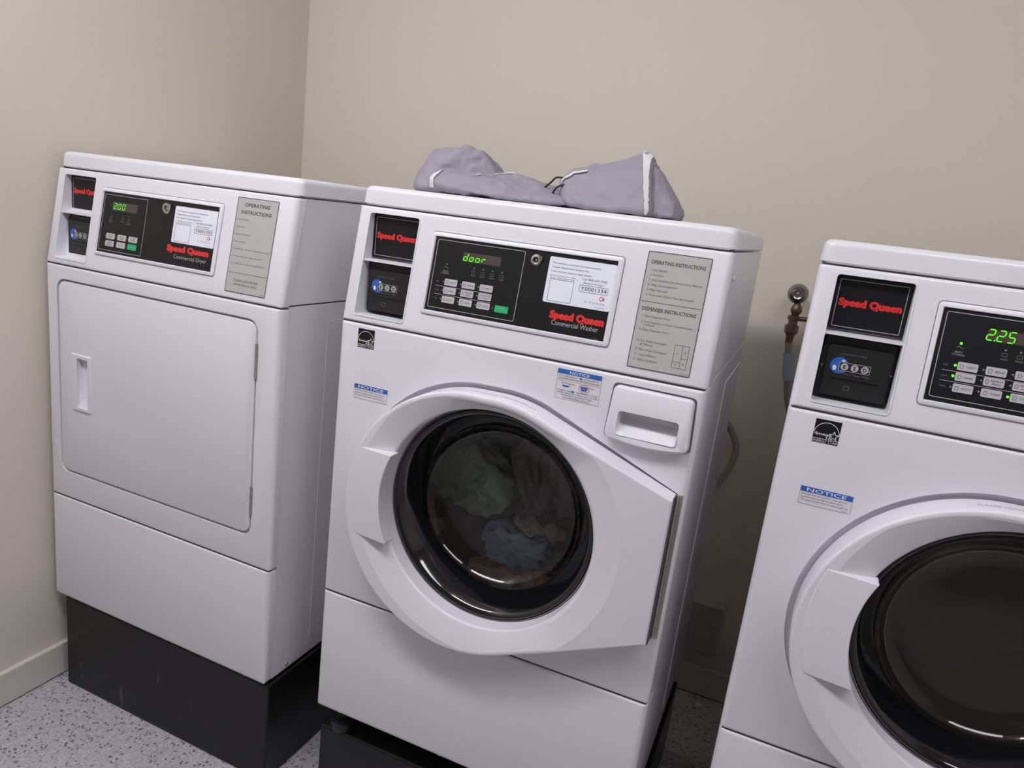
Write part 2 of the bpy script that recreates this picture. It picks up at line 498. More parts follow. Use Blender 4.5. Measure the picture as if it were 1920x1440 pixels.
def console(root, wrap, D):
    """leaning control fascia with the coin-side opening cut out"""
    r, n, q = 0.011, 6, 0.004
    z0, z1 = ZS + 0.0015, ZCP - 0.0015
    L = []
    for i in range(n + 1):
        a = math.radians(-90 + 90 * i / n); L.append((W - r + r * math.cos(a), r + r * math.sin(a)))
    L += [(W, wrap), (0, wrap)]
    for i in range(n + 1):
        a = math.radians(180 + 90 * i / n); L.append((r + r * math.cos(a), r + r * math.sin(a)))
    loops = []
    def lp(z, d):
        out = []
        for x, y in L:
            yy = y + K * (z - ZS) if (y < wrap - 1e-6 or wrap < .04) else wrap
            out.append((min(max(x, d), W - d), max(yy, K * (z - ZS) + d), z))
        return out
    for t in range(4):
        a = t / 3 * PI / 2; loops.append(lp(z0 + q * (1 - math.cos(a)), q * (1 - math.sin(a))))
    for t in range(4):
        a = t / 3 * PI / 2; loops.append(lp(z1 - q * (1 - math.sin(a)), q * (1 - math.cos(a))))
    mb = MB(); mb.loft(loops)
    o = mb.build('control_fascia', [enamel], root)
    c = MB()
    P = rr(D['ox0'], D['oz0'], D['ox1'], D['oz1'], 0.005, 3)
    c.loft([[(x, -0.05, z) for x, z in P], [(x, 0.3, z) for x, z in P]])
    c2 = MB(); bx0, bx1, bz0, bz1 = D['bez']; gp = .0011
    Pb = rr(bx0 - gp, bz0 - gp, bx1 + gp, bz1 + gp, .0068)
    c2.loft([[con(x, z, .01) for x, z in Pb], [con(x, z, -.0030) for x, z in Pb]])
    cut(o, [c, c2]); sharpen(o, 40)
    # recess liner
    x0, x1, zz0, zz1 = D['ox0'], D['ox1'], D['oz0'], D['oz1']
    mb = MB()
    def wall(a, b, cc, d): mb.add([a, b, cc, d], [(0, 1, 2, 3)])
    yb = 0.078
    th = 0.0015
    P0 = rr(x0 + .0007, zz0 + .0007, x1 - .0007, zz1 - .0007, 0.0045, 3); P1 = rr(x0 - th, zz0 - th, x1 + th, zz1 + th, 0.0065, 3)
    fr = lambda P: [con(x, z, 0.0012) for x, z in P]
    mb.loft([[(x, yb, z) for x, z in P1], fr(P1), fr(P0), [(x, yb, z) for x, z in P0]], 0, False, True)
    # shelf between sign and card reader
    zs = D['shelf']
    mb.box((x0 + .0005, K * (zs - ZS) + 0.001, zs - 0.0035), (x1 - .0005, yb, zs + 0.0005))
    mb.build('opening_liner', [plastic_in], root, smooth=40)
    return o

def seams(root, d):
    for ya, yb, z in ((.004, d, ZLS), (.004, d, ZS), (YCAP + .006, .2, ZCP)):
        mb = MB(); mb.box((.004, ya, z - .004), (W - .004, yb, z + .004))
        mb.build('seam_shadow_strip', [groove], root)  # dark strip in place of the shade between panels, no real seal

def cap(root, depth):
    r, n = 0.016, 6
    L = []
    x0, x1 = -0.0005, W + 0.0005
    for cx, cy_, a0 in ((x1 - r, YCAP + r, -90), (x1 - 0.004, depth - 0.004, 0), (x0 + 0.004, depth - 0.004, 90), (x0 + r, YCAP + r, 180)):
        rad = r if cy_ < 0.1 else 0.004
        for i in range(n + 1):
            a = math.radians(a0 + 90 * i / n); L.append((cx + rad * math.cos(a), cy_ + rad * math.sin(a)))
    cxm, cym = W / 2, (YCAP + depth) / 2
    def sc(d, z):
        return [(cxm + (x - cxm) * (1 - d / (W / 2)), cym + (y - cym) * (1 - d / ((depth - YCAP) / 2)), z) for x, y in L]
    z0, z1 = ZCP + 0.0012, ZT
    q = 0.011
    loops = [sc(0.004, z0), sc(0.0, z0 + 0.003), sc(0.0015, z1 - q)]
    for t in range(1, 6):
        a = t / 5 * PI / 2
        loops.append(sc(0.0015 + q * (1 - math.cos(a)), z1 - q + q * math.sin(a)))
    mb = MB(); mb.loft(loops)
    return mb.build('top_cap', [enamel], root, smooth=40)

def sign_and_reader(root, D):
    x0, x1 = D['ox0'] + 0.001, D['ox1'] - 0.001
    zt, zs = D['oz1'], D['shelf']
    # brand sign
    l = Label(flat(0.046))
    l.slab([(x0, zs + 0.004), (x1, zs + 0.004), (x1, zt - 0.001), (x0, zt - 0.001)], black_panel, -0.012, 0.0)
    l.frame(x0 + 0.0055, zs + 0.0075, x1 - 0.0055, zt - 0.007, 0.001, 0.0009, line_grey, 0.0004)
    l.text('Speed Queen', x0 + 0.0085, D['sq_z'], 0.0105, red_ink, 0.0006, x1=x1 - 0.009, bold=0.07)
    l.build('brand_sign', root)
    # card reader
    y = 0.031
    rd = MB()
    a0, a1 = x0 + 0.0005, x1 - 0.0005
    rd.loft([[(a, yy, z) for a, z in rr(a0 + i, D['oz0'] + 0.004 + i, a1 - i, zs - 0.004 - i, 0.007)] for yy, i in ((0.077, 0), (0.040, 0), (0.036, 0.003))])
    rdo = rd.build('card_reader', [black_plastic], root, smooth=35)
    l = Label(flat(0.036))
    px0, px1, pz0, pz1 = x0 + 0.0095, x1 - 0.0065, D['oz0'] + 0.0095, zs - 0.018
    l.slab(rr(px0, pz0, px1, pz1, 0.0045), black_plate, -0.002, 0.007)
    o = 0.0074
    cx, cz = px0 + 0.019, (pz0 + pz1) / 2 + 0.007
    l.poly(circ(cx, cz + 0.001, 0.0125, 28), blue_ink, o)
    l.poly([(cx - 0.009, cz - 0.001), (cx - 0.0055, cz + 0.001), (cx - 0.003, cz - 0.002), (cx - 0.004, cz - 0.007), (cx - 0.0075, cz - 0.007)], paper_white, o + 0.0001)
    l.poly([(cx + 0.002, cz + 0.009), (cx + 0.005, cz + 0.0105), (cx + 0.008, cz + 0.0085), (cx + 0.004, cz + 0.007)], paper_white, o + 0.0001)
    bx0, bx1, bz0, bz1 = cx + 0.000, cx + 0.0425, cz - 0.0065, cz + 0.0065
    l.rect(bx0, bz0, bx1, bz1, black_plate, o + 0.0002)
    l.frame(bx0, bz0, bx1, bz1, 0.0004, 0.0006, line_grey, o + 0.0003)
    for i, ch in enumerate('ESD'):
        ccx = bx0 + 0.0075 + i * 0.01385
        l.poly(circ(ccx, cz, 0.0053), line_grey, o + 0.0004)
        l.text(ch, 0, cz - 0.0028, 0.0056, black_plate, o + 0.0006, bold=0.03, center=ccx)
    l.text('Pay It Your Way', bx0 + 0.008, cz - 0.0115, 0.0022, ink_dim, o + 0.0004, x1=bx1)
    l.text('LAUNDRY CARD', bx0 - 0.002, cz + 0.018, 0.0018, ink_dim, o + 0.0004, x1=bx1 - 0.008)
    zs_ = pz0 + 0.026
    l.poly([(px0 + 0.014, zs_ - 0.0015), (px1 - 0.014, zs_ - 0.0015), (px1 - 0.014, zs_ + 0.0015), (px0 + 0.014, zs_ + 0.0015)], black_gloss, o + 0.0002)
    l.frame(cx + 0.012, pz0 + 0.010, cx + 0.020, pz0 + 0.0165, 0.0015, 0.0006, ink_dim, o + 0.0003)
    l.build('reader_plate', rdo)
    # raised lip over the card slot
    mb = MB()
    mb.box((px0 + 0.012, 0.0255, zs_ + 0.0018), (px1 - 0.012, 0.0295, zs_ + 0.0034))
    mb.build('card_slot_lip', [black_plastic], rdo, bevel=0.0006)
    for sx, sz in ((px0 - 0.004, cz - 0.003), (px1 + 0.0025, cz - 0.003)):
        mb = MB(); mb.lathe([(0.0003, -0.0022), (0.0014, -0.0015), (0.0017, 0.0)], (sx, 0.036, sz), 10)
        mb.build('screw', [steel], rdo, smooth=50)

def round_lock(root, x, z, r):
    y = K * (z - ZS)
    mb = MB()
    mb.lathe([(r * 0.2, 0.0), (r * 0.45, -0.001), (r * 0.5, -0.004), (r * 0.62, -0.0045), (r * 0.95, -0.0035), (r, -0.001), (r, 0.003)], (x, y, z), 28)
    mb.box((x + r * 0.45, y - 0.004, z + r * 0.1), (x + r * 1.1, y - 0.001, z + r * 0.75))
    o = mb.build('key_lock', [lock_metal], root, smooth=35)
    l = Label(lambda a, b, off=0: (a, y - off, b))
    l.poly(circ(x, z, r * 0.44), ink_dark, 0.0012)
    l.poly(circ(x, z, r * 0.24), lock_metal, 0.0016)
    l.build('keyhole', o)

def service_sticker(root, x0, x1, z0, z1, number):
    l = Label(con)
    l.slab(rr(x0, z0, x1, z1, 0.003), paper_white, 0.0007, 0.0013)
    w, h, o = x1 - x0, z1 - z0, 0.0016
    X = lambda u: x0 + u * w
    Z = lambda v: z0 + v * h
    l.text('This machine is owned and maintained by:', X(.05), Z(.855), .0029, ink_soft, o, x1=X(.78))
    l.text('Yankee Equipment Systems Inc.', X(.05), Z(.765), .0031, ink_soft, o, x1=X(.62))
    l.text('If this machine requires repair please:', X(.05), Z(.675), .0029, ink_soft, o, x1=X(.66))
    l.text('Scan QR Code Then a Repair Notice', X(.04), Z(.585), .0021, ink_soft, o, x1=X(.44))
    l.text('Or Have a Machine Request Form', X(.05), Z(.54), .0021, ink_soft, o, x1=X(.42))
    l.text('or', X(.46), Z(.56), .0021, ink_soft, o)
    l.text('Call 800-239-9385', X(.53), Z(.59), .0034, ink_soft, o, x1=X(.90))
    l.text('Machine Number', X(.56), Z(.515), .0028, ink_soft, o, x1=X(.86))
    l.frame(X(.06), Z(.04), X(.42), Z(.52), .0003, .0005, ink_dark, o)
    l.frame(X(.51), Z(.335), X(.935), Z(.485), .0003, .0005, ink_dark, o)
    l.text(number, X(.535), Z(.37), .0066, ink_dark, o, x1=X(.915))
    l.ring(X(.86), Z(.245), .0036, .0011, red_ink, o)
    l.poly([(X(.875), Z(.25)), (X(.905), Z(.27)), (X(.90), Z(.215)), (X(.875), Z(.215))], ink_soft, o + .0001)
    l.text('e Yankee', X(.62), Z(.115), .0045, line_grey, o, x1=X(.92))
    l.text('Like. Laundry', X(.78), Z(.045), .0019, blue_ink, o, x1=X(.92))
    return l.build('service_sticker', root, 'white rounded sticker with printed service text and machine number')

def panel_base(root, x0, x1, z0, z1, bx0, bx1, bz0, bz1):
    mb = MB()
    P = rr(bx0, bz0, bx1, bz1, 0.006); Q = rr(bx0 + .0018, bz0 + .0018, bx1 - .0018, bz1 - .0018, .0045)
    R = rr(x0 - .0012, z0 - .0012, x1 + .0012, z1 + .0012, .0012); R2 = rr(x0, z0, x1, z1, .0006)
    f = lambda P, o: [con(x, z, o) for x, z in P]
    mb.loft([f(P, -0.0032), f(P, 0.0018), f(P, 0.0022), f(Q, 0.0036), f(R, 0.0036), f(R2, 0.0004)], 0, False, False)
    mb.build('panel_bezel', [plastic], root, smooth=50, fix=False)
    l = Label(con)
    l.slab(R2, black_panel, -0.0030, 0.0007)
    return l

def washer_panel(root, word, lit):
    l = panel_base(root, .172, .5062, .8893, 1.0187, .1647, .5163, .8818, 1.0268)
    o = 0.0011
    l.frame(.1768, .8952, .3453, 1.0145, .003, .0009, line_grey, o)
    for zc_ in (.9343, .9198):
        l.line([(.186, zc_), (.297, zc_)], .0006, line_grey, o)
    for t, z in (('Soil', .9405), ('Cycle', .9258), ('Temp', .9113)):
        l.text(t, .1865, z, .0026, ink_dim, o)
    l.text('SELECT', .1962, .9600, .0024, line_grey, o, x1=.2065)
    l.text('CYCLE/SOIL', .1935, .9563, .0024, line_grey, o, x1=.2092)
    l.line([(.1975, .9665), (.2005, .9695), (.2035, .9665), (.2065, .9665)], .0008, ink_dim, o)
    for t, x in (('WASH', .2552), ('RINSE', .273), ('SPIN', .291), ('DONE', .309)):
        l.text(t, x - .0042, .9595, .0026, ink_dim, o, x1=x + .0045)
        l.frame(x - .0032, .9642, x + .0032, .9690, .0008, .0005, ink_dim, o)
    l.text('Speed Queen', .4072, .9135, .0118, red_ink, o, x1=.5023, bold=.07)
    l.text('Commercial Washer', .4128, .9022, .0085, line_grey, o, x1=.4945)
    l.text('F8444', .491, .8905, .0018, ink_dim, o)
    p = l.build('control_panel', root)
    # display
    l = Label(con)
    l.slab(rr(.2303, .9825, .303, .9985, .0005), display_brown, .0006, .0010)
    for i in range(3):
        seven(l, '8', .2790 + i * .0078, .9848, .0048, .0110, ghost, .0013)
    if word == 'door':
        for i, ch in enumerate('door'):
            seven(l, ch, .2318 + i * .0118, .9842, .0068, .0128, led_on, .0016, t=.0014)
    else:
        for i, ch in enumerate('225'):
            seven(l, ch, .2290 + i * .0125, .9835, .0078, .0145, led_on, .0016, t=.0015)
        l.poly(circ(.2395, .9835, .0010, 8), led_on, .0016)
    l.build('display_window', p, 'display window with green lit digits')
    # indicator lights
    def led(x, z, on):
        q = Label(con); q.poly(circ(x, z, .0014 if not on else .0019, 10), led_on if on else ink_dim, .0012)
        q.build('indicator_light', p, 'lit green indicator light' if on else None)
    led(.2018, .9732, lit)
    for x in (.2552, .273, .291, .309): led(x, .9732, False)
    rows = (.9426, .9279, .9124)
    names = (('LIGHT', 'MEDIUM', 'HEAVY'), ('NORMAL', 'PERM\nPRESS', 'DELICATES\nKNITS'), ('HOT', 'WARM', 'COLD'))
    for r, z in enumerate(rows):
        for c_, x in enumerate((.2158, .2502, .2848)):
            b = Label(con)
            b.slab(rr(x - .0124, z - .0057, x + .0124, z + .0057, .0018), button_grey, .0006, .0018)
            t = names[r][c_].split('\n')
            if len(t) == 1:
                b.text(t[0], x - .0015, z - .0015, .0032, ink_soft, .0021, x1=x + .0098)
                b.frame(x - .0095, z - .0028, x - .005, z + .0026, .001, .0006, ink_soft, .0021)
            else:
                b.text(t[0], x - .004, z + .0007, .0029, ink_soft, .0021, x1=x + .0102)
                b.text(t[1], x - .002, z - .0036, .0029, ink_soft, .0021, x1=x + .0085)
                b.frame(x - .0102, z - .0028, x - .0062, z + .0026, .001, .0006, ink_soft, .0021)
            b.build('button', p)
            led(x - .0150, z, lit and (r, c_) in ((0, 0), (1, 0), (2, 2)))
    b = Label(con)
    b.slab(rr(.3072, .9060, .3322, .9176, .0016), button_green, .0006, .0018)
    b.text('START', .3125, .9125, .0026, line_grey, .0021, x1=.327)
    b.build('button', p, 'green start button')
    led(.3030, .9116, False)
    round_lock(root, .3667, 1.0026, .0098)
    service_sticker(root, .3905, .5065, .9373, 1.0126, 'Y0001334')
    return p

def dryer_panel(root):
    l = panel_base(root, .1612, .4942, .8884, 1.0175, .1565, .5035, .8812, 1.0258)
    o = 0.0011
    l.frame(.1655, .8935, .2945, 1.0127, .002, .0009, line_grey, o)
    for t, x in (('SELECT', .1918), ('DRYING', .2272), ('COOL\nDOWN', .2457)):
        for i, u in enumerate(t.split('\n')):
            l.text(u, x - .006, .9575 - i * .0038, .0026, ink_dim, o, x1=x + .006)
        l.frame(x - .003, .9625, x + .003, .9672, .0008, .0005, ink_dim, o)
    l.text('CYCLE', .186, .9537, .0026, ink_dim, o, x1=.198)
    l.text('Speed Queen', .3660, .9172, .0120, red_ink, o, x1=.4820, bold=.07)
    l.text('Commercial Dryer', .3880, .9030, .0085, line_grey, o, x1=.4785)
    p = l.build('control_panel', root)
    l = Label(con)
    l.slab(rr(.1918, .9802, .2666, .9982, .0005), display_brown, .0006, .0010)
    l.slab(rr(.1940, .9812, .2345, .9972, .0005), display_glow, .0008, .0011)  # green haze of the lit digits, put into the slab's colour
    for i, ch in enumerate('200'):
        seven(l, ch, .1965 + i * .0128, .9838, .0075, .0110, led_dim, .0016, t=.0014)
    l.poly(circ(.2065, .9836, .0009, 8), led_dim, .0016)
    l.build('display_window', p, 'display window with green lit digits')
    def led(x, z):
        q = Label(con); q.poly(circ(x, z, .0012, 8), ink_dim, .0012); q.build('indicator_light', p)
    for x in (.1918, .2272, .2457): led(x, .9712)
    T = (('HIGH\nTEMP', 'MED\nTEMP', 'LOW\nTEMP'), ('PERM\nPRESS', 'DELICATE', 'START'))
    for r, z in enumerate((.9248, .9090)):
        for c_, x in enumerate((.1985, .2330, .2665)):
            g = (r, c_) == (1, 2)
            b = Label(con)
            b.slab(rr(x - .0128, z - .0060, x + .0128, z + .0060, .0018), button_green if g else button_grey, .0006, .0018)
            t = T[r][c_].split('\n')
            for i, u in enumerate(t):
                b.text(u, x - .007, z + (.0008 if len(t) == 2 else -.0014) - i * .0044, .0029, line_grey if g else ink_soft, .0021, x1=x + .007)
            b.build('button', p, 'green start button' if g else None)
            led(x - .0155, z)
    round_lock(root, .3509, 1.0008, .0115)
    service_sticker(root, .3752, .4915, .9348, 1.0090, 'Y0001333')
    # worn mark above the panel
    l = Label(con)
    l.line([(.4484, 1.040), (.4500, 1.0335), (.4545, 1.0335)], .0006, label_clear, .0003)
    l.line([(.4620, 1.0365), (.4630, 1.0435), (.4715, 1.0435), (.4715, 1.0375)], .0006, label_clear, .0003)
    return p

def plate(root, x0, x1, z0, z1, kind):
    l = Label(con)
    l.slab(rr(x0, z0, x1, z1, .002), plate_grey, -0.0005, .0008)
    o = .0011
    l.frame(x0, z0, x1, z1, .002, .0011, ink_dark, o)
    if kind == 'washer':
        l.text('OPERATING INSTRUCTIONS', .5592, 1.0235, .0060, ink_dark, o, x1=.6447, bold=.012)
        T = [('1. Load Laundry', 1.0125, .588), ('2. Close Door', 1.0047, .583), ('3. Add Supplies (See Instructions Below)', .9969, .6440),
             ('4. Make Cycle Selection', .9891, .6075), ('5. Make Payment', .9813, .5935), ('6. Press Start (Door Must be Closed)', .9735, .6360)]
        for t, z, x1_ in T: l.text(t, .5605, z, .0036, ink_soft, o, x1=x1_)
        l.line([(x0 + .002, .9640), (x1 - .003, .9640)], .0006, ink_dark, o)
        l.text('DISPENSER INSTRUCTIONS', .5588, .9500, .0060, ink_dark, o, x1=.6445, bold=.012)
        T = [('1. Open Dispenser Door', .9400, .6065), ('2. Load Supplies in Proper Compartment', .9310, .6430), ('as Indicated', .9262, .583),
             ('3. Close Dispenser Door', .9185, .6085)]
        for t, z, x1_ in T: l.text(t, .5655 if t[0] == 'a' else .5605, z, .0034, ink_soft, o, x1=x1_)
        T = [('A. Pre-Wash Detergent', .9010, .6080), ('(If Offered)', .8955, .5865), ('B. Main Wash Detergent', .8870, .6110), ('C. Liquid Bleach', .8790, .5950), ('D. Fabric Softener', .8710, .5990)]
        for t, z, x1_ in T: l.text(t, .5665 if t[0] == '(' else .5605, z, .0034, ink_soft, o, x1=x1_)
        bx0, bxm, bx1, bz0, bz1 = .6217, .6342, .6445, .8690, .9053
        l.frame(bx0, bz0, bx1, bz1, .0003, .0005, ink_dark, o)
        l.line([(bxm, bz0), (bxm, bz1)], .0005, ink_dark, o)
        l.line([(bx0, .8787), (bxm, .8787)], .0005, ink_dark, o)
        l.line([(bxm, .8849), (bx1, .8849)], .0005, ink_dark, o)
        for ch, x, z in (('D', .628, .890), ('A', .6393, .893), ('C', .628, .8718), ('B', .6393, .875)):
            l.text(ch, 0, z, .0036, ink_soft, o, center=x)
        l.text('803975P', .6370, .8605, .0018, ink_soft, o, x1=.6495)
    else:
        l.text('OPERATING', .5570, 1.0270, .0072, ink_dark, o, x1=.6190, bold=.012)
        l.text('INSTRUCTIONS', .5500, 1.0125, .0072, ink_dark, o, x1=.6260, bold=.012)
        T = [('1. Load Laundry', 1.0000, .571), ('2. Close Door', .9855, .565), ('3. Select Cycle/Options', .9710, .583), ('4. Make Payment', .9565, .572),
             ('5. To Start Dryer - Press Start - Add More During Cycle', .9425, .6360), ('6. To Restart After Door Open - Press Start', .9280, .6190), ('7. To Change Cycle - Press a Key and Press Start', .9140, .6290)]
        for t, z, x1_ in T: l.text(t, .5400, z, .0030, ink_soft, o, x1=x1_)
        l.line([(x0 + .004, .8967), (x1 - .004, .8967)], .0006, ink_dark, o)
        l.text('CLEAN LINT FILTER', .5560, .8800, .0046, ink_soft, o, x1=.6175, bold=.01)
        l.text('AFTER EACH LOAD', .5570, .8722, .0046, ink_soft, o, x1=.6165, bold=.01)
        l.text('513628', .624, .8605, .0018, ink_soft, o, x1=.636)
    return l.build('instruction_plate', root, 'grey plate of printed operating instructions')

# ------------------------------------------------------------------ washer door outline
GC = (.349, .541)
def hull(pts):
    pts = sorted(set(pts))
    def half(ps):
        out = []
        for p in ps:
            while len(out) > 1 and (out[-1][0] - out[-2][0]) * (p[1] - out[-2][1]) - (out[-1][1] - out[-2][1]) * (p[0] - out[-2][0]) <= 0: out.pop()
            out.append(p)
        return out
    a, b = half(pts), half(pts[::-1])
    return a[:-1] + b[:-1]
def door_outline(grow=0.0):
    g = grow
    pts = circ(.3135, .5260, .2435 + g, 180) + circ(.352, .541, .2290 + g, 180)
    s = min(g, 0.0015)
    return hull(pts + [(.6665 + s, .6670 + s), (.6650 + s, .4105 - s)])
def ray_r(H, ang):
    """distance from the glass centre to the outline along ang"""
    dx, dz = math.cos(ang), math.sin(ang)
    best = 0
    for i in range(len(H)):
        (ax, az), (bx, bz) = H[i], H[(i + 1) % len(H)]
        ex, ez = bx - ax, bz - az
        den = dx * ez - dz * ex
        if abs(den) < 1e-12: continue
        t = ((ax - GC[0]) * ez - (az - GC[1]) * ex) / den
        u = ((ax - GC[0]) * dz - (az - GC[1]) * dx) / den
        if t > 0 and -1e-6 <= u <= 1 + 1e-6: best = max(best, t)
    return best

def washer_door(root):
    H = door_outline()
    angs = [2 * PI * i / 240 for i in range(240)]
    for hx, hz in ((.6665, .6670), (.6650, .4105)):
        a = math.atan2(hz - GC[1], hx - GC[0]) % (2 * PI)
        k = min(range(len(angs)), key=lambda i: abs(angs[i] - a)); angs[k] = a
    T = lambda x: .050 - .014 * max(0, min(1, (x - .50) / .16))
    def P(r, a, y=None, dy=0.0):
        x, z = GC[0] + r * math.cos(a), GC[1] + r * math.sin(a)
        return (x, (-T(x) if y is None else y) + dy, z)
    R = [ray_r(H, a) for a in angs]
    loops = [[P(r - .012, a, .004) for r, a in zip(R, angs)], [P(r, a, .001) for r, a in zip(R, angs)],
             [P(r, a, dy=.005) for r, a in zip(R, angs)], [P(r - .0007, a, dy=.0025) for r, a in zip(R, angs)],
             [P(r - .0022, a, dy=.0006) for r, a in zip(R, angs)], [P(r - .0045, a) for r, a in zip(R, angs)]]
    def dish(r, a):  # where the ring's dish begins
        return min(r - .0075, .2505)
    loops.append([P(dish(r, a), a) for r, a in zip(R, angs)])
    loops.append([P(dish(r, a) - .004, a, dy=.0012) for r, a in zip(R, angs)])
    loops.append([P(.2095, a, -.0385) for a in angs])
    loops.append([P(.2055, a, -.0365) for a in angs])
    loops.append([P(.2030, a, -.0325) for a in angs])
    loops.append([P(.2015, a, -.004) for a in angs])
    loops.append([P(.2015, a, .012) for a in angs])
    mb = MB(); mb.loft(loops, 0, False, False)
    d = mb.build('washer_door', [plastic], root, smooth=13.5, fix=False)
    # handle: tapered grip whose face stays level while the ring dishes in beneath it
    def arc_z(zlo, zhi, r, n=18):
        a0 = PI - math.asin((zhi - GC[1]) / r); a1 = PI + math.asin((GC[1] - zlo) / r)
        return [(GC[0] + r * math.cos(a0 + (a1 - a0) * i / n), GC[1] + r * math.sin(a0 + (a1 - a0) * i / n)) for i in range(n + 1)]
    zlo, zhi = .453, .6265
    inner = arc_z(zlo, zhi, .1995)
    outer = arc_z(zlo, zhi, .2640)
    def row(yo, yi, ri=0.0, ro=0.0):
        out = []
        for (xo, zo), (xi, zi) in zip(outer, inner):
            out.append(((xo + ro, yo, zo), (xi + ri, yi, zi)))
        return out
    fr = row(-.0505, -.0585); bk = row(-.046, -.030)
    mb = MB(); n = len(inner)
    V = [p[0] for p in fr] + [p[1] for p in fr] + [p[0] for p in bk] + [p[1] for p in bk]
    F = []
    for i in range(n - 1):
        F += [(i, i + 1, n + i + 1, n + i), (2 * n + i, 3 * n + i, 3 * n + i + 1, 2 * n + i + 1),
              (n + i, n + i + 1, 3 * n + i + 1, 3 * n + i), (i, 2 * n + i, 2 * n + i + 1, i + 1)]
    F += [(0, n, 3 * n, 2 * n), (n - 1, 3 * n - 1, 4 * n - 1, 2 * n - 1)]
    mb.add(V, F)
    mb.build('door_handle', [plastic], d, smooth=40, bevel=0.0016)
    # trim and glass
    c = (GC[0], 0, GC[1])
    mb = MB()
    mb.lathe([(.2016, .014), (.2012, -.002), (.2000, -.0065), (.1985, -.0075), (.1975, -.006), (.1970, -.004)], c, 128)
    mb.build('trim_ring', [trim_metal], d, smooth=60)
    mb = MB()
    mb.lathe([(.1975, -.003), (.1962, -.0075), (.1940, -.0095), (.1900, -.0085), (.1850, -.003), (.1780, .008), (.1700, .022), (.1640, .032), (.1600, .040)], c, 128)
    mb.build('dark_glass_rim', [black_gloss], d, smooth=70)
    mb = MB()
    prof = [(.1602, .038), (.1570, .0445), (.1520, .0510), (.1460, .0565), (.1390, .0610), (.1310, .0640), (.1240, .0655), (.1180, .0660), (.1080, .0656), (.08, .0640), (.05, .0628), (.02, .0622), (.0005, .0620)]
    mb.lathe(prof, c, 128)
    gb = mb.build('glass_bowl', [glass], d, smooth=75)
    if sum(p.normal.y for p in gb.data.polygons) > 0: gb.data.flip_normals()
    # hinge
    mb = MB()
    hx0, hx1, hz0, hz1 = .6640, .6775, .4085, .6675
    mb.box((hx0 + .004, -.0022, hz0), (hx1, .001, hz1))
    nk = 23
    for i in range(nk):
        za = hz0 + (hz1 - hz0) * i / nk; zb = hz0 + (hz1 - hz0) * (i + 1) / nk
        if i % 2: mb.box((hx0 + .0085, -.0032, za + .0004), (hx1, -.0015, zb - .0004))
        mb.lathe([(.0001, za + .0003), (.0024, za + .0003), (.0024, zb - .0003), (.0001, zb - .0003)], (hx0 + .0052, -.0035, 0), 10, axis='z')
    mb.build('piano_hinge', [steel], d, smooth=50)
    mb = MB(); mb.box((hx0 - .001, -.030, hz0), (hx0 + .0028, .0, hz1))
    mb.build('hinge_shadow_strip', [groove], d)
    # raised lettering on the door's top wall
    l = Label(flat())
    txt = 'PLEASE LEAVE DOOR OPEN AFTER USE'
    HH = door_outline(0.0003)
    base = []
    step = .0052
    # march along the outline
    top = [p for p in HH if p[1] > .72]
    top.sort()
    acc = 0; path = []
    for a, b in zip(top, top[1:]):
        L_ = math.hypot(b[0] - a[0], b[1] - a[1]); path.append((acc, a, b, L_)); acc += L_
    def at(s):
        for s0, a, b, L_ in path:
            if s0 <= s <= s0 + L_:
                t = (s - s0) / L_; return a[0] + (b[0] - a[0]) * t, a[1] + (b[1] - a[1]) * t
        return path[-1][2]
    s_of = min(path, key=lambda q: abs(q[1][0] - .262))[0]
    tvs, tfs = text_poly(txt, 0.0)
    ax = min(p[0] for p in tvs); bx = max(p[0] for p in tvs); kx = .158 / (bx - ax)
    V = []
    for px, pz in tvs:
        x, z = at(s_of + (px - ax) * kx)
        V.append((x, -.0245 + -.0072 * (1 - pz / .73) + .004, z + .0002))
    l.mb.add(V, tfs, l.mi(line_grey))
    l.build('door_lettering', d)
    return d

def energy_label(root):
    l = Label(flat())
    x0, x1, z0, z1 = .0417, .0775, .7977, .8335
    l.slab([(x0, z0), (x1, z0), (x1, z1), (x0, z1)], black_panel, 0, .0004)
    o = .0008
    l.line([(x0, .8040), (x1, .8040)], .0008, label_clear, o)
    l.text('ENERGY STAR', x0 + .0005, .7988, .0040, label_clear, o, x1=x1 - .0008)
    cx, cz = (x0 + x1) / 2, .8110
    arc = [(cx + .0175 * math.cos(a), cz + .0185 * math.sin(a)) for a in [PI * i / 24 for i in range(1, 24)]]
    l.line(arc, .0009, label_clear, o)
    # script word
    pts = [(-.0165, 0), (-.0135, .0025), (-.0120, .0010), (-.0145, -.0005), (-.0125, -.002), (-.0095, .0012), (-.0085, -.0016), (-.0068, .0012), (-.0052, -.0016),
           (-.0040, .0008), (-.0022, .0014), (-.0036, -.0012), (-.0016, .0002), (-.0008, -.002), (.0002, .001), (.0016, .0008), (.0008, -.0012), (.0026, .0008), (.0012, -.0055),
           (.0004, -.004), (.0034, .0006), (.0048, -.0012), (.0058, .0012), (.0040, -.0062), (.0052, -.003)]
    l.line([(cx + a, cz + b) for a, b in pts], .0009, label_clear, o)
    st = []
    for i in range(11):
        a = PI / 2 + 2 * PI * i / 10; r = .0072 if i % 2 == 0 else .0030
        st.append((cx + .0105 + r * math.cos(a), cz + r * math.sin(a)))
    l.line(st, .0010, label_clear, o)
    l.build('energy_label', root, 'small black square label with white star emblem')

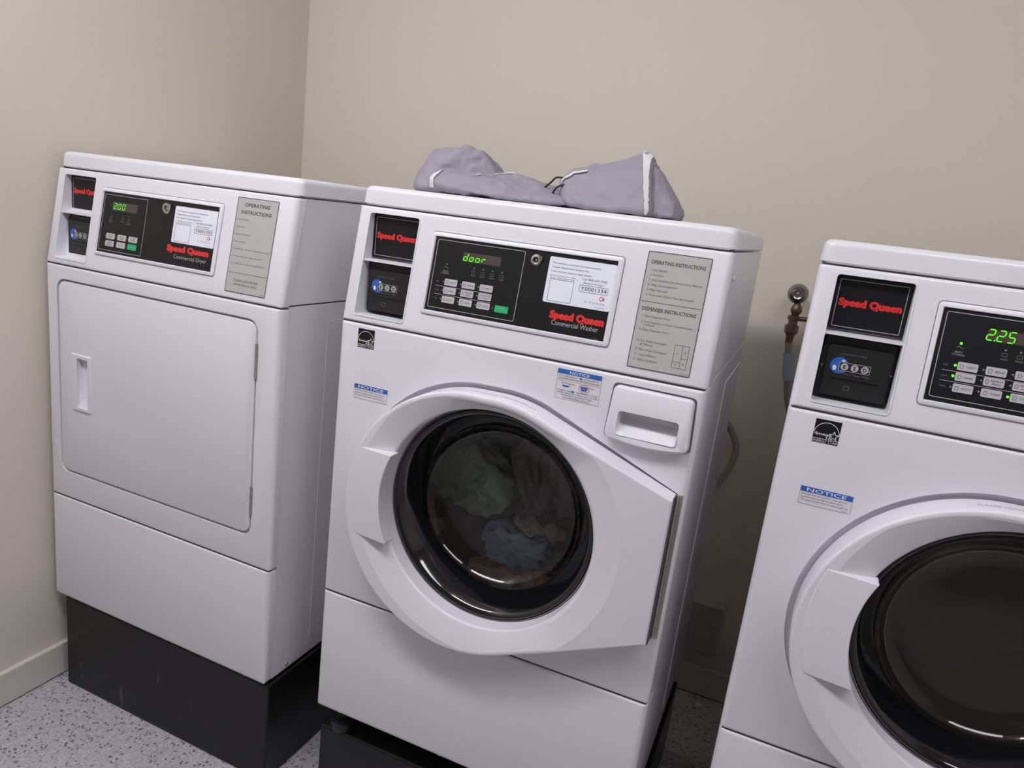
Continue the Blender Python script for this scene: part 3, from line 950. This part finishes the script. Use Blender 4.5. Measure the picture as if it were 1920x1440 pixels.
def notice_small(root):
    l = Label(flat())
    x0, x1, z0, z1 = .0416, .1152, .6990, .7270
    l.slab([(x0, z0), (x1, z0), (x1, z1), (x0, z1)], label_clear, 0, .0003)
    o = .0006
    l.frame(x0, z0, x1, z1, .0002, .0003, ink_soft, o)
    l.rect(x0, .7187, x1, z1, blue_ink, o + .0001)
    l.text('NOTICE', x0 + .009, .7201, .0056, paper_white, o + .0003, x1=x1 - .009, bold=.01)
    for i, t in enumerate(('DOOR LOCK LIGHT must go out', 'before attempting to open door.', 'To open, push door in then pull out.')):
        l.text(t, x0 + .003, .7140 - i * .0046, .0027, ink_soft, o + .0002, x1=x1 - (.006, .010, .003)[i])
    l.text('804037', x1 - .012, .7005, .0014, ink_soft, o + .0002, x1=x1 - .004)
    l.build('notice_label', root, 'small white notice label with blue header')

def notice_large(root):
    l = Label(flat())
    x0, x1, z0, z1 = .4395, .5160, .7830, .8338
    l.slab([(x0, z0), (x1, z0), (x1, z1), (x0, z1)], label_clear, 0, .0003)
    o = .0006
    l.frame(x0, z0, x1, z1, .0002, .0003, ink_soft, o)
    l.rect(x0, .8260, x1, z1, blue_ink, o + .0001)
    l.text('NOTICE', x0 + .021, .8273, .0050, paper_white, o + .0003, x1=x1 - .021, bold=.01)
    l.text('HIGH', .4425, .8212, .0027, pink_ink, o + .0002, x1=.4530)
    l.text('EFFICIENCY', .4540, .8212, .0027, ink_soft, o + .0002, x1=.4755)
    l.text('DETERGENT IS', .4860, .8212, .0027, ink_soft, o + .0002, x1=.5115)
    l.poly(circ(.4808, .8224, .0025, 12, .0018), blue_ink, o + .0002)
    l.text('RECOMMENDED FOR BEST PERFORMANCE', .4425, .8168, .0027, ink_soft, o + .0002, x1=.5135)
    l.line([(.4405, .8145), (.5150, .8145)], .0003, ink_soft, o)
    l.line([(.4495, .8105), (.4515, .8045), (.4615, .8045), (.4635, .8105)], .0006, blue_ink, o + .0002)
    l.poly([(.4507, .8070), (.4515, .8045), (.4615, .8045), (.4623, .8070)], blue_ink, o + .0002)
    l.line([(.4485, .8108), (.4720, .8108)], .0005, ink_dark, o + .0002)
    l.poly([(.4820, .8095), (.4840, .8028), (.4930, .8028), (.4950, .8095)], blue_ink, o + .0002)
    l.line([(.4800, .8098), (.5060, .8098)], .0005, ink_dark, o + .0002)
    l.ring(.4883, .8065, .0095, .0008, pink_ink, o + .0003, rz=.0072)
    l.line([(.4815, .8115), (.4950, .8015)], .0007, pink_ink, o + .0004)
    for i, t in enumerate(('IF USING NON       DETERGENT, AVOID', 'OVERSUDSING BY USING ONLY 1/4 THE', 'DETERGENT MANUFACTURERS', 'RECOMMENDED AMOUNT')):
        a = (.4425, .4430, .4500, .4540)[i]
        l.text(t, a, .7968 - i * .0040, .0025, ink_soft, o + .0002, x1=2 * .4778 - a)
    l.poly(circ(.4700, .7980, .0025, 12, .0018), blue_ink, o + .0003)
    l.build('notice_label', root, 'larger white notice label with blue header and basket symbols')

def drawer_front(root):
    n = 20
    def outline(d):
        P = []
        x0, x1, zt, zl, zr = .5395 + d, .6690 - d, .8262 - d, .7395 + d, .7395 + d
        r = .009
        for i in range(6):
            a = math.radians(0 + 90 * i / 5); P.append((x1 - r + r * math.cos(a), zt - r + r * math.sin(a) - .001))
        for i in range(6):
            a = math.radians(90 + 90 * i / 5); P.append((x0 + r + r * math.cos(a), zt - r + r * math.sin(a)))
        for i in range(6):
            a = math.radians(180 + 80 * i / 5); P.append((x0 - .004 + r + r * math.cos(a), zl + r + r * math.sin(a)))
        for i in range(1, n):
            t = i / n; P.append((x0 + .006 + (x1 - x0 - .010) * t, zl - .0003 - .0045 * math.sin(PI * t)))
        for i in range(6):
            a = math.radians(280 + 80 * i / 5); P.append((x1 + .003 - r + r * math.cos(a), zr + r + r * math.sin(a)))
        return P
    fr = .012
    def warp(P, y, bulge):  # lower edge swells forward
        return [(x, y - bulge * max(0, min(1, (.80 - z) / .06)) * (1 - ((x - .604) / .075) ** 2 * .5), z) for x, z in P]
    mb = MB()
    mb.loft([warp(outline(0), .006, 0), warp(outline(0), -.006, .008), warp(outline(.001), -.0085, .008), warp(outline(.003), -.0100, .008)])
    o = mb.build('detergent_drawer', [plastic], root)
    c = MB()
    x0, x1, zt, zb = .5535, .6525, .7868, .7480
    A = rr(x0, zb, x1, zt, .006)
    c.loft([[(x, -.05, z) for x, z in A], [(x, .03, z) for x, z in A]])
    # pocket: upright back in the shade of the lip, floor sloping out to the front
    zm = .7690
    def fl(z, k): return z if z > .775 else z + (zm - zb) * k * (1 - (z - zb) / (.775 - zb)) if z < .775 else z
    pk = MB()
    B = lambda y, k: [(x + (.003 if x < .6 else -.003) * k, y, (zm + (z - zb) * .35) if k else z) for x, z in A]
    pk.loft([[(x, -.0172 + (.0062 if z > .775 else 0), z) for x, z in A], [(x, y, z) for x, y, z in B(.018, 1.0)]], 0, False, True)
    liner = pk.build('drawer_pull', [plastic_in], o, smooth=30, fix=False)
    return o, c, outline

def washer(name, loc, rz, word, lit):
    root = empty(name, loc, rz)
    cab = machine_body(root, 0.63, .055, (.322, .055, .802), .0020)
    # drum opening through the cabinet box
    tub = MB(); tub.lathe([(.268, .02), (.268, .50)], (GC[0], 0, GC[1]), 48, caps=(True, True))
    dw, dc, outl = drawer_front(root)
    dcut = MB(); P = outl(-.0035)
    dcut.loft([[(x, -.01, z) for x, z in P], [(x, .010, z) for x, z in P]])
    pock = MB(); pock.box((.548, -.01, .742), (.658, .045, .792))
    hole = MB(); hole.lathe([(.203, -.02), (.203, .07)], (GC[0], 0, GC[1]), 96, caps=(True, True))
    moat = MB(); Hm = door_outline(.009); moat.loft([[(x, -.01, z) for x, z in Hm], [(x, .008, z) for x, z in Hm]])
    front_sheet('front_panel', root, ZLS + .0018, ZS - .0018, .054, [moat, hole, dcut, pock])
    cut(cab, [tub, ])
    cut(dw, [dc]); sharpen(dw, 32)
    front_sheet('lower_panel', root, 0.0, ZLS - .0018, .054, None, bot=.013)
    seams(root, .04)
    D = dict(ox0=.0275, ox1=.1330, oz0=.8575, oz1=1.0455, shelf=.9605, sq_z=1.0005, bez=(.1647, .5163, .8818, 1.0268))
    console(root, .057, D)
    cap(root, .600)
    sign_and_reader(root, D)
    washer_panel(root, word, lit)
    plate(root, .5520, .6525, .8584, 1.0427, 'washer')
    energy_label(root); notice_small(root); notice_large(root)
    washer_door(root)
    c = (GC[0], 0, GC[1])
    mb = MB(); mb.lathe([(.2005, .013), (.2010, .030), (.190, .060), (.196, .085), (.215, .100), (.255, .105)], c, 96)
    mb.build('door_gasket', [rubber], root, smooth=60)
    mb = MB(); mb.lathe([(.250, .104), (.258, .12), (.258, .40), (.235, .44), (.12, .445), (.10, .43), (.0005, .428)], c, 96)
    for k in range(3):
        a = math.radians(95 + 120 * k)
        u = Vector((math.cos(a), 0, math.sin(a))); w = Vector((-math.sin(a), 0, math.cos(a)))
        cc = Vector(c)
        A = [cc + u * .262 + w * .035 + Vector((0, .13, 0)), cc + u * .262 - w * .035 + Vector((0, .13, 0)), cc + u * .200 - w * .010 + Vector((0, .15, 0)), cc + u * .200 + w * .010 + Vector((0, .15, 0))]
        B = [p + Vector((0, .26, 0)) for p in A]; B[2] = A[2] + Vector((0, .22, 0)); B[3] = A[3] + Vector((0, .22, 0))
        mb.loft([A, B])
    mb.build('drum', [drum_steel], root, smooth=40)
    # small fixings
    mb = MB(); mb.lathe([(.0002, .0035), (.0035, .003), (.0045, .0012), (.0045, 0)], (W - .001, .0862, 1.015), 14, axis='x')
    mb.build('side_stud', [plastic], root, smooth=60)
    for x in (.059, .30, .62):
        mb = MB(); mb.lathe([(.0004, -.0012), (.0028, -.0008), (.0032, .0005)], (x, .0030, .0066), 10)
        mb.build('screw', [steel], root, smooth=60)
    for x, y in ((.045, .04), (W - .045, .04), (.045, .58), (W - .045, .58)):
        mb = MB(); mb.lathe([(.0005, -.0600), (.024, -.0600), (.026, -.055), (.026, -.040), (.008, -.036), (.008, .006)], (x, y, 0), 20, axis='z')
        mb.build('foot', [black_plastic], root, smooth=50)
    return root

def dryer(name, loc, rz):
    root = empty(name, loc, rz)
    machine_body(root, 0.63, .0235, (.150, .040, .8085), .0007)
    x0, x1, z0, z1 = .0375, .6290, .3465, .8125
    P = rr(x0, z0, x1, z1, .026, 8)
    dcut = MB(); dcut.loft([[(x, -.01, z) for x, z in P], [(x, .012, z) for x, z in P]])
    front_sheet('front_panel', root, ZLS + .0018, ZS - .0018, .0225, [dcut])
    front_sheet('lower_panel', root, 0.0, ZLS - .0018, .0225, None, bot=.013)
    seams(root, .02)
    D = dict(ox0=.0300, ox1=.1310, oz0=.8575, oz1=1.0440, shelf=.9615, sq_z=1.0045, bez=(.1565, .5035, .8812, 1.0258))
    console(root, .0235, D)
    cap(root, .600)
    sign_and_reader(root, D)
    dryer_panel(root)
    plate(root, .5365, .6400, .8580, 1.0443, 'dryer')
    # door
    g = .0055
    Q = lambda d: rr(x0 + g + d, z0 + g + d, x1 - g - d, z1 - g - d, .021 - d, 8)
    mb = MB()
    mb.loft([[(x, .011, z) for x, z in Q(0)], [(x, .002, z) for x, z in Q(0)], [(x, .0006, z) for x, z in Q(.0008)], [(x, 0, z) for x, z in Q(.0025)]])
    d = mb.build('dryer_door', [enamel], root)
    hx0, hx1, hz0, hz1 = .0960, .1470, .5110, .6445
    hc = MB(); hc.box((hx0 + .004, -.01, hz0 + .004), (hx1 - .004, .0105, hz1 - .004))
    cut(d, [hc]); sharpen(d, 35)
    # moulded cup handle: raised frame with a deep pocket
    mb = MB()
    mb.loft([[(x, -.000, z) for x, z in rr(.0850, hz0 - .001, hx1 + .001, hz1 + .001, .002)], [(x, -.0035, z) for x, z in rr(.0880, hz0 + .001, hx1 - .001, hz1 - .001, .002)]])
    h = mb.build('door_handle', [plastic], d)
    pk = MB()
    a0, a1, b0, b1 = .1045, .1390, .5185, .6365
    pk.loft([[(x, -.02, z) for x, z in rr(a0, b0, a1, b1, .002)], [(x, -.002, z) for x, z in rr(a0, b0, a1, b1, .002)], [(x, .0, z) for x, z in rr(a0, b0, a1, b1, .002)], [(x, .02, z) for x, z in rr(a0, b0, a1, b1, .002)]])
    cut(h, [pk]); sharpen(h, 35)
    mb = MB()
    A = rr(a0, b0, a1, b1, .002)
    mb.loft([[(x, -.0010, z) for x, z in A], [(x, .0095, max(z, b0 + .018) if z < .55 else z) for x, z in A]], 0, False, True)
    mb.build('handle_pocket', [plastic], h, smooth=35, fix=False)
    for za, zb in ((.693, .765), (.396, .460)):
        mb = MB()
        mb.box((.6245, -.0015, za), (.6310, .004, zb))
        for i in range(3):
            q = (zb - za) / 3
            mb.lathe([(.0001, za + i * q + .0006), (.0024, za + i * q + .0006), (.0024, za + (i + 1) * q - .0006), (.0001, za + (i + 1) * q - .0006)], (.6275, -.002, 0), 10, axis='z')
        mb.build('door_hinge', [steel], root, smooth=50)
    for x in (.059, .624):
        mb = MB(); mb.lathe([(.0004, -.0012), (.0028, -.0008), (.0032, .0005)], (x, .0030, .0066), 10)
        mb.build('screw', [steel], root, smooth=60)
    mb = MB(); mb.lathe([(.0003, .003), (.004, .0025), (.005, 0)], (W - .0015, .0736, .0165), 12, axis='x')
    mb.build('screw', [steel], root, smooth=60)
    return root

# ------------------------------------------------------------------ the three machines and their plinths
DX, DY, DZ, DA = -1.61522, 1.12126, .25354, -.01319
AX, AY, AZ, AA = -.79959, 1.12141, .25630, .00172
BX, BY, BZ, BA = .0032, 1.13530, .25655, -.006

dr = dryer('clothes_dryer', (DX, DY, DZ), DA)
tag(dr, 'white front-loading clothes dryer with a blank square door, standing at the left wall', 'dryer')
wa = washer('washing_machine', (AX, AY, AZ), AA, 'door', False)
tag(wa, 'white front-load washing machine with laundry behind its round door and display reading door', 'washing machine', 'front-load washers')
wb = washer('washing_machine', (BX, BY, BZ), BA, '2.25', True)
tag(wb, 'empty white front-load washing machine at the right with display reading 2.25', 'washing machine', 'front-load washers')

def plinth(loc, rz, x0, x1, y0, y1, top, label, scuffs=False):
    root = empty('machine_plinth', (loc[0], loc[1], 0), rz)
    mb = MB(); mb.box((x0, y0, 0), (x1, y1, top))
    mb.build('plinth_box', [plinth_m], root, bevel=.004, segs=2)
    tag(root, label, 'plinth')
    return root
pa = plinth((DX, DY), DA, .030, .6905, .0072, .60, DZ - .001, 'glossy black plinth under the clothes dryer', True)
pb = plinth((AX, AY), AA, .002, .684, .020, .62, AZ - .0602, 'black plinth under the washing machine full of laundry', False)
pc = plinth((BX, BY), BA, .002, .684, .020, .62, BZ - .0602, 'black plinth under the empty washing machine at the right', False)
# low feet lift the dryer off its plinth by a hair: a dark packing strip
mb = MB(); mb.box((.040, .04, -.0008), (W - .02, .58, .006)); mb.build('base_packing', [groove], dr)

# ------------------------------------------------------------------ cloth
def ridged(p, s, o=0.0):
    v = Vector((p.x * s + o, p.y * s * 1.1 + 3.1 + o, p.z * s - 1.7))
    return (1 - abs(noise.noise(v)) * 2.2)
def crumple(p, s, o=0.0):
    # flat facets meeting in raised creases
    q = Vector((p.x * s + o, p.y * s - o, p.z * s + 2 * o)) + 0.35 * noise.noise_vector(p * s * 1.3)
    d = noise.voronoi(q)[0]
    return 1.15 - 2.2 * min(d[1] - d[0], 0.55)
def cloth_blob(points, amp, scale, sub=5, seed=0.0, floor_z=None, stretch=(1, 1, 1), smooth_n=6, fine=0.35, fn=None):
    fn = fn or ridged
    bm = bmesh.new()
    for p in points: bm.verts.new(p)
    bmesh.ops.convex_hull(bm, input=bm.verts)
    bmesh.ops.delete(bm, geom=[v for v in bm.verts if not v.link_faces], context='VERTS')
    bmesh.ops.triangulate(bm, faces=bm.faces)
    tree = BVHTree.FromBMesh(bm)
    cen = sum((v.co for v in bm.verts), Vector()) / len(bm.verts)
    bm.free()
    bm = bmesh.new(); bmesh.ops.create_icosphere(bm, subdivisions=sub, radius=1.0)
    for v in bm.verts:
        d = v.co.normalized()
        hit = tree.ray_cast(cen + d * 5, -d)
        v.co = hit[0] if hit[0] else cen
    for _ in range(smooth_n):
        bmesh.ops.smooth_vert(bm, verts=bm.verts, factor=0.5, use_axis_x=True, use_axis_y=True, use_axis_z=True)
    bm.normal_update()
    offs = []
    for v in bm.verts:
        q = Vector((v.co.x * stretch[0], v.co.y * stretch[1], v.co.z * stretch[2]))
        d = fn(q, scale, seed) + fine * fn(q, scale * 2.3, seed + 7)
        offs.append(v.normal * amp * (d - 0.6))
    for v, d in zip(bm.verts, offs): v.co += d
    if floor_z is not None:
        for v in bm.verts:
            if v.co.z < floor_z: v.co.z = floor_z
    return bm
def bm_obj(name, bms, m, parent=None):
    me = bpy.data.meshes.new(name); out = bmesh.new()
    for b in bms:
        t = bpy.data.meshes.new('t'); b.to_mesh(t); b.free(); out.from_mesh(t); bpy.data.meshes.remove(t)
    out.to_mesh(me); out.free()
    for p in me.polygons: p.use_smooth = True
    o = bpy.data.objects.new(name, me); C.objects.link(o); me.materials.append(m)
    if parent: o.parent = parent
    return o

# the laundry bag lies on the washer's top cap (coordinates: the washer's own frame)
bag = empty('laundry_bag', (AX, AY, AZ + ZT), AA)
tag(bag, 'crumpled grey fabric laundry bag with white binding and dark cord on the middle machine', 'laundry bag')
def B_(x, y, z): return (x, y, z - ZT)
lump1 = [B_(.048, .14, 1.097), B_(.064, .14, 1.138), B_(.083, .15, 1.174), B_(.120, .15, 1.178), B_(.162, .15, 1.187), B_(.186, .16, 1.176), B_(.205, .16, 1.156), B_(.222, .16, 1.136), B_(.235, .15, 1.097),
         B_(.085, .10, 1.097), B_(.20, .15, 1.097), B_(.09, .30, 1.12), B_(.20, .30, 1.12), B_(.08, .30, 1.097), B_(.22, .30, 1.097), B_(.10, .27, 1.16), B_(.16, .28, 1.165), B_(.115, .12, 1.145)]
lump2 = [B_(.122, .060, 1.0965), B_(.118, .065, 1.118), B_(.120, .08, 1.130), B_(.190, .09, 1.131), B_(.232, .14, 1.142), B_(.262, .14, 1.143), B_(.320, .13, 1.126), B_(.420, .11, 1.103), B_(.430, .09, 1.096),
         B_(.300, .065, 1.096), B_(.300, .30, 1.12), B_(.40, .30, 1.11), B_(.40, .30, 1.096), B_(.20, .20, 1.135), B_(.20, .20, 1.096), B_(.24, .08, 1.118)]
lump3 = [B_(.372, .10, 1.105), B_(.356, .12, 1.140), B_(.368, .13, 1.158), B_(.400, .14, 1.168), B_(.500, .15, 1.203), B_(.512, .12, 1.178), B_(.530, .08, 1.096), B_(.395, .075, 1.096),
         B_(.370, .30, 1.15), B_(.49, .30, 1.175), B_(.54, .30, 1.12), B_(.54, .30, 1.096), B_(.38, .30, 1.096), B_(.44, .085, 1.130)]
lump4 = [B_(.505, .14, 1.185), B_(.528, .15, 1.170), B_(.534, .14, 1.160), B_(.552, .13, 1.132), B_(.566, .12, 1.110), B_(.566, .11, 1.097), B_(.500, .10, 1.097), B_(.56, .25, 1.11), B_(.56, .25, 1.097), B_(.51, .25, 1.17), B_(.50, .2, 1.097)]
bms = [cloth_blob(lump1, .0060, 15, 6, 0.3, .001, smooth_n=3, fine=.25, fn=crumple), cloth_blob(lump2, .0050, 17, 6, 2.3, .001, smooth_n=3, fine=.3, fn=crumple), cloth_blob(lump3, .0055, 12, 6, 5.1, .001, smooth_n=3, fine=.2, fn=crumple), cloth_blob(lump4, .0045, 18, 6, 9.2, .001, smooth_n=3, fine=.2, fn=crumple)]
trees = [BVHTree.FromBMesh(b) for b in bms]
bm_obj('bag_cloth', bms, fabric, bag)
def strap(name, tree, pts, width, wdir, off=.0015, thick=.0012):
    P = smooth_path([B_(*p) for p in pts], 8)
    wd = Vector(wdir).normalized(); loops = []
    for p in P:
        L = []
        for s_ in (-.5, 0, .5):
            q = p + wd * width * s_
            loc, nrm, _, _ = tree.find_nearest(q)
            L.append((loc + nrm * off, loc + nrm * (off + thick)))
        loops.append([L[0][0], L[0][1], L[1][1], L[2][1], L[2][0], L[1][0]])
    mb = MB(); mb.loft(loops)
    mb.build(name, [trim_white], bag, smooth=60)
strap('binding', trees[2], [(.492, .23, 1.185), (.498, .16, 1.194), (.506, .12, 1.178), (.516, .095, 1.150), (.526, .08, 1.120), (.532, .072, 1.098)], .0105, (1, .1, .25))
strap('binding', trees[1], [(.135, .13, 1.136), (.132, .09, 1.134), (.130, .060, 1.124), (.130, .052, 1.110), (.132, .052, 1.098)], .012, (1, -.1, 0))
strap('binding', trees[1], [(.205, .085, 1.128), (.222, .11, 1.137), (.240, .14, 1.144), (.262, .15, 1.146)], .009, (.3, .4, 1))
strap('binding', trees[2], [(.358, .10, 1.140), (.366, .105, 1.152), (.380, .11, 1.160), (.402, .115, 1.166)], .007, (.4, -.2, -1), .002)
mb = MB()
mb.tube(smooth_path([B_(.312, .13, 1.118), B_(.330, .12, 1.126), B_(.343, .115, 1.136), B_(.354, .11, 1.144), B_(.372, .12, 1.144)], 6), .0017, 8)
mb.tube(smooth_path([B_(.346, .115, 1.112), B_(.353, .105, 1.120), B_(.361, .10, 1.128), B_(.373, .11, 1.134)], 6), .0017, 8)
mb.build('drawcord', [cord_m], bag, smooth=60)

# laundry inside the drum
def garment(name, pts, m, amp, scale, seed, label, stretch=(1, 1, 1)):
    base = Vector((AX, AY, AZ))
    b = cloth_blob(pts, amp * 1.45, scale * 1.2, 6, seed, None, stretch, 4, .55)
    o = bm_obj(name, [b], m)
    base = base + Vector((.0045, -.012, .007))
    o.location = base; o.rotation_euler = (0, 0, AA)
    tag(o, label, 'clothes', 'laundry in the washer drum')
    return o
garment('washed_towel', [(.130, .17, .490), (.128, .17, .545), (.165, .16, .590), (.225, .15, .605), (.275, .15, .585), (.318, .14, .545), (.328, .14, .505), (.312, .14, .472), (.270, .14, .474), (.235, .15, .505), (.160, .17, .488),
        (.14, .28, .50), (.2, .3, .60), (.31, .3, .56), (.31, .3, .49), (.20, .30, .49)], cl_green, .013, 15, 1.0, 'grey-green towel high at the left inside the washer drum')
garment('washed_shirt', [(.325, .15, .612), (.350, .14, .640), (.410, .15, .625), (.455, .16, .570), (.470, .16, .530), (.450, .15, .512), (.380, .14, .508), (.350, .14, .515), (.342, .14, .550),
        (.36, .30, .63), (.45, .30, .56), (.45, .3, .52), (.36, .3, .52)], cl_dark, .012, 13, 4.0, 'charcoal shirt at the upper right inside the washer drum', (1.6, 1, .7))
garment('washed_sock', [(.345, .13, .480), (.365, .125, .487), (.420, .125, .489), (.455, .13, .486), (.455, .13, .474), (.400, .125, .468), (.352, .13, .470), (.37, .20, .486), (.44, .20, .486), (.40, .20, .470)],
        cl_taupe, .010, 20, 6.5, 'taupe cloth across the middle inside the washer drum')
garment('washed_jeans', [(.288, .14, .445), (.310, .13, .448), (.370, .13, .446), (.425, .13, .450), (.425, .13, .425), (.415, .13, .395), (.365, .125, .388), (.315, .13, .392), (.292, .14, .410),
        (.30, .26, .43), (.41, .26, .44), (.41, .26, .40), (.31, .26, .40)], cl_blue, .011, 17, 8.0, 'light blue garment low in the middle inside the washer drum', (.8, 1, 1.7))
garment('washed_pyjamas', [(.245, .15, .348), (.262, .14, .364), (.320, .13, .366), (.390, .13, .362), (.440, .14, .372), (.448, .15, .360), (.430, .14, .330), (.380, .13, .312), (.320, .13, .304), (.270, .14, .320),
        (.26, .28, .35), (.43, .28, .37), (.42, .28, .33), (.30, .28, .315)], cl_pink, .009, 16, 11.0, 'pink and white patterned garment at the bottom inside the washer drum')

# ------------------------------------------------------------------ water valve, hoses, outlet box, scrap
vx, vy, vz = -.028, YB - .075, 1.2205
valve = empty('water_valve', (vx, vy, vz))
tag(valve, 'chrome and brass water valve on the wall between the two washers', 'water valve')
mb = MB()
mb.lathe([(.0004, -.026), (.012, -.0235), (.020, -.016), (.0245, -.006), (.0255, .002), (.0235, .012), (.018, .018), (.012, .022), (.012, .0745)], (0, 0, 0), 40)
mb.build('valve_dome', [dull_chrome], valve, smooth=60)
mb = MB(); mb.lathe([(.012, -.0268), (.010, -.0262), (.0092, -.0255), (.004, -.0262), (.0003, -.0268)], (0, .001, 0), 24)
mb.build('valve_cap', [dull_chrome], valve, smooth=50)
mb = MB()
mb.lathe([(.007, -.022), (.0085, -.027), (.0125, -.032), (.0142, -.040), (.0125, -.048), (.008, -.053), (.008, -.056)], (.004, 0, 0), 24, axis='z')
mb.build('valve_stem', [brass], valve, smooth=60)
mb = MB()
mb.lathe([(.0095, -.054), (.0150, -.056), (.0150, -.066), (.011, -.068), (.012, -.078), (.0170, -.080), (.0170, -.098), (.012, -.102), (.0095, -.112), (.0095, -.125)], (.002, 0, 0), 8, axis='z')
mb.build('brass_fitting', [brass], valve, smooth=30)
mb = MB(); mb.tube([(.008, 0, -.062), (.040, .004, -.060), (.052, .004, -.060)], [.006, .006, .009], 10)
mb.build('valve_lever', [brass], valve, smooth=50)

mb = MB()
mb.tube(smooth_path([(-.026, vy, 1.098), (-.020, vy, 1.060), (-.014, vy, 1.02), (.004, vy, .94), (.05, vy - .02, .84), (.12, vy - .06, .78), (.16, 1.86, .76), (.17, 1.775, .76)], 10), .0088, 14)
hose = empty('supply_hose', (-.026, vy, .76))
tag(hose, 'braided metal water hose with a pale blue sleeve hanging from the wall valve', 'hose')
ho = mb.build('braided_hose', [braid], hose, smooth=60)
ho.location = (.026, -vy, -.76)
mb = MB(); mb.tube(smooth_path([(-.021, vy, 1.070), (-.016, vy, 1.035), (-.009, vy, 1.000)], 6), .0128, 16)
hs = mb.build('hose_sleeve', [sleeve_blue], hose, smooth=60)
hs.location = (.026, -vy, -.76)

mb = MB()
mb.tube(smooth_path([(-.26, 1.756, .88), (-.22, 1.82, .885), (-.165, 1.91, .875), (-.128, 1.955, .845), (-.101, 1.968, .780), (-.124, 1.955, .695), (-.175, 1.91, .650), (-.24, 1.82, .635), (-.27, 1.756, .63)], 10), .0092, 14)
tag(mb.build('drain_hose', [hose_grey], None, smooth=60), 'grey hose looping out behind the washing machine full of laundry', 'hose')

ob = empty('outlet_box', (-.1, YB - .03, .167))
tag(ob, 'beige electrical box on the wall above the baseboard between the washers', 'outlet box')
mb = MB(); mb.box((-.060, -.028, -.004), (.055, .0298, .150))
mb.build('box_body', [box_m], ob, bevel=.004)
mb = MB(); mb.lathe([(.0004, -.006), (.004, -.005), (.005, -.001), (.008, 0)], (.030, -.028, .088), 16)
mb.build('box_screw', [steel], ob, smooth=50)

mb = MB()
mb.add([(-.012, -.006, .0012), (.008, -.008, .002), (.013, .004, .0012), (-.004, .009, .004)], [(0, 1, 2, 3)])
mb.add([(-.012, -.006, .0002), (.008, -.008, .001), (.013, .004, .0002), (-.004, .009, .003)], [(3, 2, 1, 0)])
sc_ = mb.build('paper_scrap', [paper_white]); sc_.location = (-.063, 1.965, 0.0005)
tag(sc_, 'tiny white paper scrap on the floor in the gap between the washers', 'scrap')
